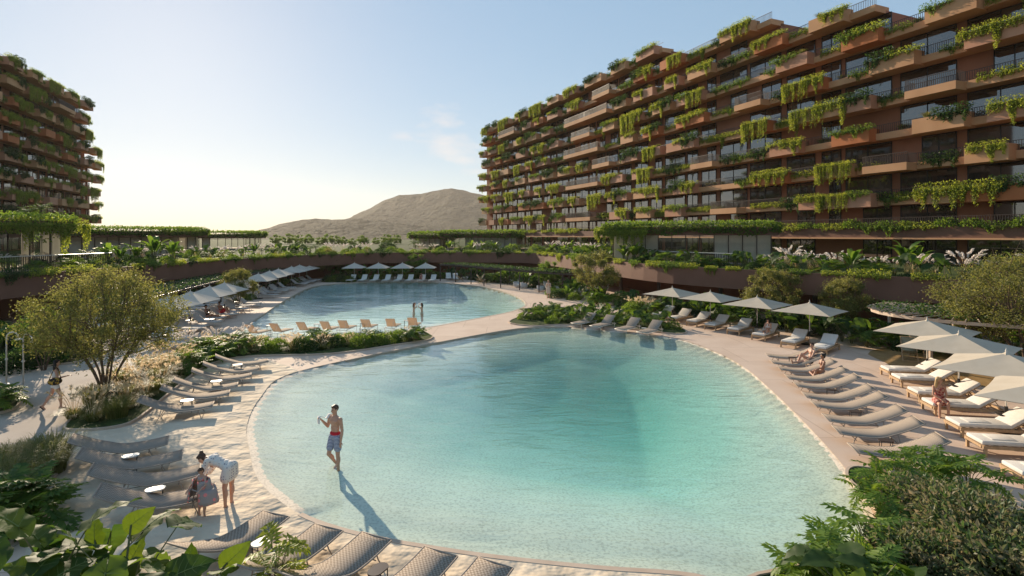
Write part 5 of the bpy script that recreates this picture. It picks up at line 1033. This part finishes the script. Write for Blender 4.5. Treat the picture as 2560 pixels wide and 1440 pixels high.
        for j in range(5): c0 = an+D(s+'s')*.055*k+to*.11*k+side2*(j-2)*.015*k; capsule(b, c0, c0+to*(.075-.006*abs(j-1))*k, .012*k, .010*k, 6)
    J.update(nk=nk, pel=pel, hc=hc, fd=fd, hu=hu, hs=hs, t=t, sh=sh, hp=hp, fw=fw, S=S, Hp=Hp, k=k, D=D)
    fuse('body', b, M[skin], vox, root)
    e = MB()
    for sg in (-1, 1): ellip(e, hc+fd*.079*k+hs*sg*.030*k+hu*.010*k, hs*.013*k, fd*.010*k, hu*.008*k, 8)
    e.build('eyes', M['dark'], root, True)
    h = MB(); st = hair[0]
    ellip(h, hc+hu*.035*k-fd*.022*k, hs*.083*k, fd*.092*k, hu*.092*k); ellip(h, hc+hu*.085*k+fd*.035*k, hs*.062*k, fd*.055*k, hu*.032*k)
    if st == 'bun': ellip(h, hc+hu*.11*k-fd*.085*k, hs*.045*k, fd*.045*k, hu*.045*k); ellip(h, hc-hu*.03*k-fd*.045*k, hs*.07*k, fd*.055*k, hu*.06*k)
    if st == 'bob': ellip(h, hc-hu*.03*k-fd*.03*k, hs*.088*k, fd*.075*k, hu*.085*k)
    if st == 'long':
        L = hair[2] if len(hair) > 2 else .34
        for sg in (-1, -.4, .4, 1): a0 = hc+hs*sg*.06*k-fd*.045*k+hu*.02*k; a1 = a0-V3((0, 0, 1))*L*.5*k-fd*.02*k+hs*sg*.02; a2 = a1-V3((0, 0, 1))*L*.5*k+fd*.01*k; capsule(h, a0, a1, .05*k, .048*k); capsule(h, a1, a2, .048*k, .022*k)
    fuse('hair', h, M[hair[1]], vox, root, 2)
    for c in clothes: CL[c[0]](root, J, vox, *c[1:])
    if extra: extra(root, J)
    return root, J
def cl_shorts(root, J, vox, m1, m2=None, ln=.26):
    k = J['k']; b = MB(); ellip(b, J['pel']+J['t']*.0*k, J['hp']*.168*k, J['fw']*.118*k, J['t']*.11*k)
    for s in 'lr': capsule(b, J['Hp'][s], J['Hp'][s]+J['D'](s+'t')*ln*k, .104*k, .098*k)
    fuse('shorts', b, M[m1], vox, root, 2)
    if m2: w = MB(); ellip(w, J['pel']+J['t']*.075*k, J['hp']*.160*k, J['fw']*.116*k, J['t']*.07*k); fuse('waistband', w, M[m2], vox, root, 1)
def cl_dress(root, J, vox, m, low=.30, sleeve=.0, flare=.05, top=.44):
    k = J['k']; b = MB(); t = J['t']; P = [(J['pel']+t*top*k, .15, .112), (J['pel']+t*.38*k, .172, .125), (J['pel']+t*.2*k, .140, .108), (J['pel'], .178, .128)]; V = []; n = 20
    P += [(J['pel']+t*.29*k, .155, .115), (J['pel']+t*.1*k, .158, .118)]
    for c, rx, ry in P: ellip(b, c, J['sh']*rx*k, J['fw']*ry*k, t*.11*k)
    a, c = J['Hp']['l'], J['Hp']['r']
    for s in 'lr': capsule(b, J['Hp'][s], J['Hp'][s]+J['D'](s+'t')*low*k, .115*k, (.10+flare)*k)
    mid = (J['Hp']['l']+J['Hp']['r'])/2; dm = (J['D']('lt')+J['D']('rt')).normalized(); capsule(b, mid, mid+dm*low*k, .12*k, (.10+flare)*k)
    if sleeve:
        for s in 'lr':
            capsule(b, J['S'][s], J[s+'el'], .075*k, .066*k)
            if sleeve > .5: capsule(b, J[s+'el'], J[s+'el']+(J[s+'wr']-J[s+'el'])*.55, .066*k, .07*k)
    fuse('dress', b, M[m], vox, root, 3)
def cl_band(root, J, vox, m, at, rx, ry, h, name='bikini_top'):
    k = J['k']; b = MB(); ellip(b, J['pel']+J['t']*at*k, J['sh']*rx*k, J['fw']*ry*k, J['t']*h*k); fuse(name, b, M[m], vox*.8, root, 1)
def cl_suit(root, J, vox, m):
    k = J['k']; b = MB(); t = J['t']
    for a, rx, ry in ((.36, .15, .125), (.2, .128, .1), (.02, .168, .12)): ellip(b, J['pel']+t*a*k, J['sh']*rx*k, J['fw']*ry*k, t*.15*k)
    fuse('swimsuit', b, M[m], vox, root, 2)
CL = dict(shorts=cl_shorts, dress=cl_dress, band=cl_band, suit=cl_suit)
M['skin'] = mat('skin', (.50, .27, .18), (.55, .31, .21), 6, .5, 0, 30, .35); M['skintan'] = mat('tanned_skin', (.36, .17, .10), (.41, .20, .12), 6, .5, 0, 30, .35)
M['hairbrown'] = mat('brown_hair', (.055, .028, .016), (.10, .05, .028), 30, .5); M['hairblack'] = mat('black_hair', (.012, .009, .008), (.025, .018, .015), 30, .45); M['blond'] = mat('blond_hair', (.42, .26, .10), (.58, .40, .2), 30, .5)
M['red'] = mat('red_cloth', (.52, .02, .03), None, rough=.8); M['black'] = mat('black_cloth', (.012, .012, .014), None, rough=.7); M['cloth'] = mat('white_cloth', (.72, .68, .64), (.78, .74, .7), 6, .85); M['maroon'] = mat('patterned_red_cloth', (.30, .045, .045), (.58, .32, .24), 16, .8, lo=.45, hi=.6); M['gold'] = mat('black_gold_cloth', (.015, .01, .01), (.45, .27, .04), 11, .7, lo=.5, hi=.58); M['beige'] = mat('beige_cloth', (.58, .46, .36), None, rough=.8)
def dots(name, base, dot, sc, r):
    m = mat(name, base, None, rough=.85); t = m.node_tree; N = t.nodes; L = t.links; tc = N.new('ShaderNodeTexCoord'); v = N.new('ShaderNodeTexVoronoi'); v.inputs['Scale'].default_value = sc; v.inputs['Randomness'].default_value = .35; L.new(tc.outputs['Object'], v.inputs['Vector'])
    c = N.new('ShaderNodeValToRGB'); c.color_ramp.interpolation = 'CONSTANT'; c.color_ramp.elements[0].color = (*dot, 1); c.color_ramp.elements[1].position = r; c.color_ramp.elements[1].color = (*base, 1); L.new(v.outputs['Distance'], c.inputs[0]); L.new(c.outputs[0], N['Principled BSDF'].inputs['Base Color']); return m
M['dotted'] = dots('dotted_white_cloth', (.76, .68, .60), (.30, .24, .27), 17, .26); M['robe'] = dots('grey_robe_with_pink_dots', (.36, .30, .27), (.85, .25, .22), 9, .34)
m = mat('striped_cloth', (.07, .09, .24), None, rough=.8); t_ = m.node_tree; tc = t_.nodes.new('ShaderNodeTexCoord'); wv = t_.nodes.new('ShaderNodeTexWave'); wv.bands_direction = 'Z'; wv.inputs['Scale'].default_value = 9; cr = t_.nodes.new('ShaderNodeValToRGB'); cr.color_ramp.interpolation = 'CONSTANT'; cr.color_ramp.elements[0].color = (.06, .08, .20, 1); cr.color_ramp.elements[1].position = .55; cr.color_ramp.elements[1].color = (.62, .62, .66, 1)
t_.links.new(tc.outputs['Object'], wv.inputs[0]); t_.links.new(wv.outputs['Fac'], cr.inputs[0]); t_.links.new(cr.outputs[0], t_.nodes['Principled BSDF'].inputs[0]); M['stripe'] = m
# man wading in the lagoon, a towel over his shoulder
def towel(root, J):
    k = J['k']; p = J['S']['r']; mb = MB(); pts = [p+V3((.0, -.14, -.30)), p+V3((.0, -.10, .0)), p+V3((.01, 0, .075)), p+V3((.05, .08, -.02)), J['rhand']+V3((0, .02, .05)), J['rhand']+V3((0, .04, -.14))]; pts = catmull(pts, 4); V = []
    for i, c in enumerate(pts): V += [c+V3((-.05, 0, 0)), c+V3((.04, 0, 0)), c+V3((.04, .012, .012)), c+V3((-.05, .012, .012))]
    mb.add(V, [(4*i+a, 4*i+(a+1) % 4, 4*i+4+(a+1) % 4, 4*i+4+a) for i in range(len(pts)-1) for a in range(4)]); o = mb.build('towel', M['cloth'], None, True)
    o.matrix_world = Matrix.Translation(root.location) @ Matrix.Rotation(root.rotation_euler.z, 4, 'Z'); tag(o, 'white towel hanging over the wading man\'s shoulder', 'towel')
q = G(838, 1163, -.1); person('bare chested man in red waisted striped shorts wading in the lagoon', (q.x, q.y, -.30), R(150), dict(pel=.95, face=(.15, 1, -.12), lu=(-.16, -.05, -1), lf=(-.05, .22, -1), ru=(.42, -.1, -1), rf=(.12, .6, .72), rcurl=1.2, rt=(.02, .3, -1), rs=(-.02, -.75, -1), lt=(-.03, .02, -1), ls=(.0, -.05, -1), rto=(.1, .8, -.8)), 1.80, False, 'skin', .0095, ('short', 'hairbrown'), [('shorts', 'stripe', 'red', .27)], towel)
# bending woman and child
q = G(562, 1262); person('barefoot woman in a dotted white dress bending over the child', (q.x, q.y, 0), R(86), dict(pel=.88, py=-.10, torso=(0, .93, .37), neck=(0, .98, -.12), face=(0, .72, -.72), lu=(-.1, .35, -1), lf=(-.1, .55, -.75), ru=(.1, .30, -1), rf=(.05, .6, -.7), lt=(-.02, .16, -1), ls=(0, -.04, -1), rt=(.05, .10, -1), rs=(0, .0, -1), lto=(-.1, 1, -.25), rto=(.15, 1, -.25)), 1.70, True, 'skin', .0095, ('bun', 'hairbrown'), [('dress', 'dotted', .20, 1, .035, .43)])
q = G(505, 1290)
def robe(root, J):
    k = J['k']; b = MB(); P = catmull([(0, .07, J['nk'].z-.07), (0, .05, J['nk'].z-.28), (0, .04, .62), (0, .06, .36)], 3); n = 18; V = []
    for i, c in enumerate(P):
        f = i/(len(P)-1)
        for j in range(n+1): a = R(20+320*j/n)-R(90)+R(180); r = .155+.12*f+.012*math.sin(j*2.1+f*4); V.append((r*1.15*math.cos(a)-.12*f*(1 if math.cos(a) < 0 else .1), r*.85*math.sin(a)+c[1]*.3, c[2]))
    F = [(i*(n+1)+j, i*(n+1)+j+1, (i+1)*(n+1)+j+1, (i+1)*(n+1)+j) for i in range(len(P)-1) for j in range(n)]; b.add(V, F); o = b.build('robe', M['robe'], root, True); s = o.modifiers.new('thick', 'SOLIDIFY'); s.thickness = .012
    w = MB(); w.tube(catmull([(-.12, .15, .60), (.06, .17, .62), (.17, .08, .58), (.20, .05, .3), (.2, .06, .2)], 3), .012, 5); w.build('belt', M['robe'], root, True)
person('small child being wrapped in a grey robe with pink dots', (q.x, q.y, 0), R(155), dict(pel=.9, neck=(0, .25, 1), face=(-.15, .85, -.6), lu=(-.75, .45, -.6), lf=(-.1, .9, -.35), ru=(.5, .5, -.75), rf=(-.3, .8, -.5), lt=(-.04, 0, -1), rt=(.06, .05, -1)), 1.08, True, 'skin', .0075, ('bob', 'hairbrown'), [('band', 'robe', .40, .17, .125, .10, 'robe_collar')], robe)
# woman walking on the path
def bag(root, J):
    b = MB(); c = J['S']['r']+V3((.10, -.02, -.36)); ellip(b, c, V3((.09, 0, 0)), V3((0, .20, 0)), V3((0, 0, .13))); b.tube(catmull([c+V3((0, -.16, .05)), J['S']['r']+V3((0, -.04, .05)), J['S']['r']+V3((0, .06, .03)), c+V3((0, .16, .05))], 4), .014, 6); o = b.build('shoulder_bag', M['gold'], None, True); o.matrix_world = Matrix.Translation(root.location) @ Matrix.Rotation(root.rotation_euler.z, 4, 'Z'); tag(o, 'black and gold patterned bag on the walking woman\'s shoulder', 'bag')
def sandals(root, J):
    for s in 'lr':
        k = J['k']; to = J['D'](s+'to'); sh = J['D'](s+'s'); b = MB(); a = J[s+'an']+sh*.085*k; capsule(b, a-to*.05*k, a+to*.19*k, .022*k, .028*k); b.build('sandal', M['black'], root, True)
q = G(138, 1022); person('woman with long dark hair in white shirt and shorts walking along the path', (q.x, q.y, .035), R(-52), dict(pel=.905, torso=(0, .05, 1), neck=(0, .1, 1), lu=(-.15, -.3, -1), lf=(-.02, -.1, -1), ru=(.2, .15, -1), rf=(-.2, .75, .1), rcurl=1, lt=(-.03, -.28, -1), ls=(0, -.62, -1), rt=(.03, .38, -1), rs=(0, .02, -1), lto=(0, .75, -1), rto=(.05, 1, -.15)), 1.70, True, 'skin', .0105, ('long', 'hairblack', .42), [('shorts', 'cloth', None, .13), ('band', 'cloth', .33, .155, .12, .20, 'shirt')], lambda r, J: (bag(r, J), sandals(r, J)))
# couple on the woven chaises
cA = G(2010, 905, .36); cB = G(2030, 930, .36)
person('man sitting on a woven chaise with one knee drawn up', (cA.x+.35, cA.y+.15, .31), R(92), dict(pel=.085, torso=(.05, -.25, 1), face=(-.25, 1, -.05), neck=(0, .1, 1), ru=(.25, .65, -.6), rf=(-.05, .9, -.25), lu=(-.15, .5, -.85), lf=(-.1, .85, -.3), lt=(-.08, 1, .02), ls=(-.02, 1, -.06), rt=(.12, .75, .68), rs=(.0, .45, -1), lto=(-.1, .3, 1), rto=(0, 1, -.2)), 1.74, False, 'skin', .0105, ('short', 'hairbrown'), [('shorts', 'black', None, .12)])
person('woman in a black bikini with dark bun sitting beside the man on the chaise', (cB.x+.35, cB.y-.1, .31), R(100), dict(pel=.085, torso=(.05, -.12, 1), sh=(1, -.25, 0), neck=(-.15, .05, 1), face=(.55, .8, .05), lu=(-.1, .55, -.8), lf=(.1, .8, -.2), ru=(.35, -.45, -.85), rf=(.12, -.2, -1), rh=(.2, -.9, -.2), lt=(-.15, .85, .35), ls=(.1, .35, -.75), rt=(.2, .95, -.02), rs=(-.55, .15, -.12), lto=(0, .9, -.3), rto=(-.7, .5, 0)), 1.66, True, 'skintan', .0105, ('bun', 'hairblack'), [('band', 'black', .36, .140, .125, .035), ('band', 'black', .0, .162, .118, .075, 'bikini_bottom')])
# blonde on the white sun bed
q = G(2352, 1038); person('blonde woman in a patterned red dress sitting on the edge of a white sun bed', (q.x+.05, q.y+.14, 0), R(160), dict(pel=.50, torso=(0, .05, 1), neck=(.05, .05, 1), face=(-.75, .55, .02), lu=(-.15, .15, -1), lf=(.5, .65, -.35), ru=(.15, .2, -1), rf=(-.5, .65, -.3), lt=(-.05, 1, .02), ls=(.0, .05, -1), rt=(.05, 1, -.08), rs=(.05, .15, -1)), 1.68, True, 'skin', .0105, ('long', 'blond', .36), [('dress', 'maroon', .24, 0, .02, .36)])
# woman reading in the parasol row
person('dark haired woman in a pale top sitting on a sun bed below cream parasols', (14.75, 31.15, .38), R(133), dict(pel=.09, torso=(0, -.12, 1), face=(0, .8, -.5), neck=(0, .2, 1), lu=(-.2, .3, -1), lf=(.4, .85, .1), ru=(.2, .3, -1), rf=(-.4, .85, .1), lt=(-.1, .9, .45), ls=(0, .7, -.8), rt=(.1, 1, .1), rs=(-.5, .6, -.2)), 1.64, True, 'skin', .013, ('long', 'hairblack', .3), [('band', 'cloth', .34, .15, .12, .17, 'shirt'), ('shorts', 'beige', None, .16)])
# far pair in the swimming pool
for px, yaw, lab in ((1034, -70, 'waist deep bather holding her wet hair, nearer the shallow water loungers'), (1055, 75, 'waist deep bather wringing long hair, farther from the shallow water loungers')):
    q = G(px, 776); person(lab, (q.x, q.y, -1.08), R(yaw), dict(torso=(0, .08, 1), lu=(-.8, .45, .15), lf=(.62, -.1, .75), ru=(.8, .5, .1), rf=(-.62, -.15, .75), neck=(0, -.05, 1), face=(0, 1, .1)), 1.7, True, 'skin', .014, ('long', 'hairbrown', .3), [('band', 'beige', .36, .14, .12, .035), ('shorts', 'beige', None, .05)])
q = G(1371, 746); person('woman in a pale dress standing on the walk before the curving pergola', (q.x, q.y, 0), R(170), dict(pel=.92, lu=(-.2, .2, -1), lf=(.3, .5, .9), ru=(.2, .2, -1), rf=(-.35, .5, .8)), 1.78, True, 'skin', .014, ('short', 'blond'), [('dress', 'beige', .34, .3, .02, .42)])
# pair on the long row, reader at the far end
a, b_ = lr[6], lr[7]
person('woman in a black swimsuit sitting on a grey lounger beside the red clad companion', (a[0]+.95, a[1]-.1, .35), R(-92), dict(pel=.09, torso=(0, -.3, 1), face=(0, .9, -.35), lu=(-.1, .6, -.8), lf=(.1, 1, .15), ru=(.1, .6, -.8), rf=(-.1, 1, .1), lt=(-.04, 1, .12), ls=(0, 1, -.2), rt=(.05, 1, .3), rs=(0, 1, -.4), lto=(0, .4, 1), rto=(0, .4, 1)), 1.68, True, 'skintan', .013, ('bob', 'hairblack'), [('suit', 'black')])
person('person in red clothing with knees drawn up on a grey lounger of the long row', (b_[0]+.9, b_[1]+.1, .35), R(-88), dict(pel=.09, torso=(0, -.4, 1), face=(0, .8, -.5), lu=(-.2, .6, -.7), lf=(.2, .8, .3), ru=(.2, .6, -.7), rf=(-.2, .8, .3), lt=(-.06, .75, .65), ls=(0, .5, -.9), rt=(.08, .7, .7), rs=(0, .55, -.9)), 1.74, False, 'skintan', .013, ('short', 'hairblack'), [('shorts', 'red', None, .3), ('band', 'maroon', .3, .17, .13, .22, 'shirt')])
d = 68.4; person('bather sitting on the white lounger under the last of the four far parasols', ((1051-1280)*d/FPX, d+.5, .36), R(178), dict(pel=.09, torso=(0, -.1, 1), lt=(-.1, 1, .3), ls=(0, .7, -.7), rt=(.1, 1, .2), rs=(0, .9, -.4), lu=(-.2, .4, -1), lf=(.2, .9, 0), ru=(.2, .4, -1), rf=(-.2, .9, 0)), 1.66, True, 'skintan', .016, ('long', 'hairbrown', .25), [('suit', 'maroon')])
# ---------------------------------------------------------------- air
hz = MB(); hz.box(-3500, 3500, -60, 3400, -4.2, 225); o = hz.build('haze', []); vm = bpy.data.materials.new('haze_air'); vm.use_nodes = True; N = vm.node_tree.nodes; N.remove(N['Principled BSDF'])
pv = N.new('ShaderNodeVolumePrincipled'); pv.inputs['Color'].default_value = (.95, .88, .80, 1); pv.inputs['Density'].default_value = .0001; pv.inputs['Anisotropy'].default_value = .3; vm.node_tree.links.new(pv.outputs[0], N['Material Output'].inputs['Volume']); o.data.materials.append(vm); o['kind'] = 'stuff'
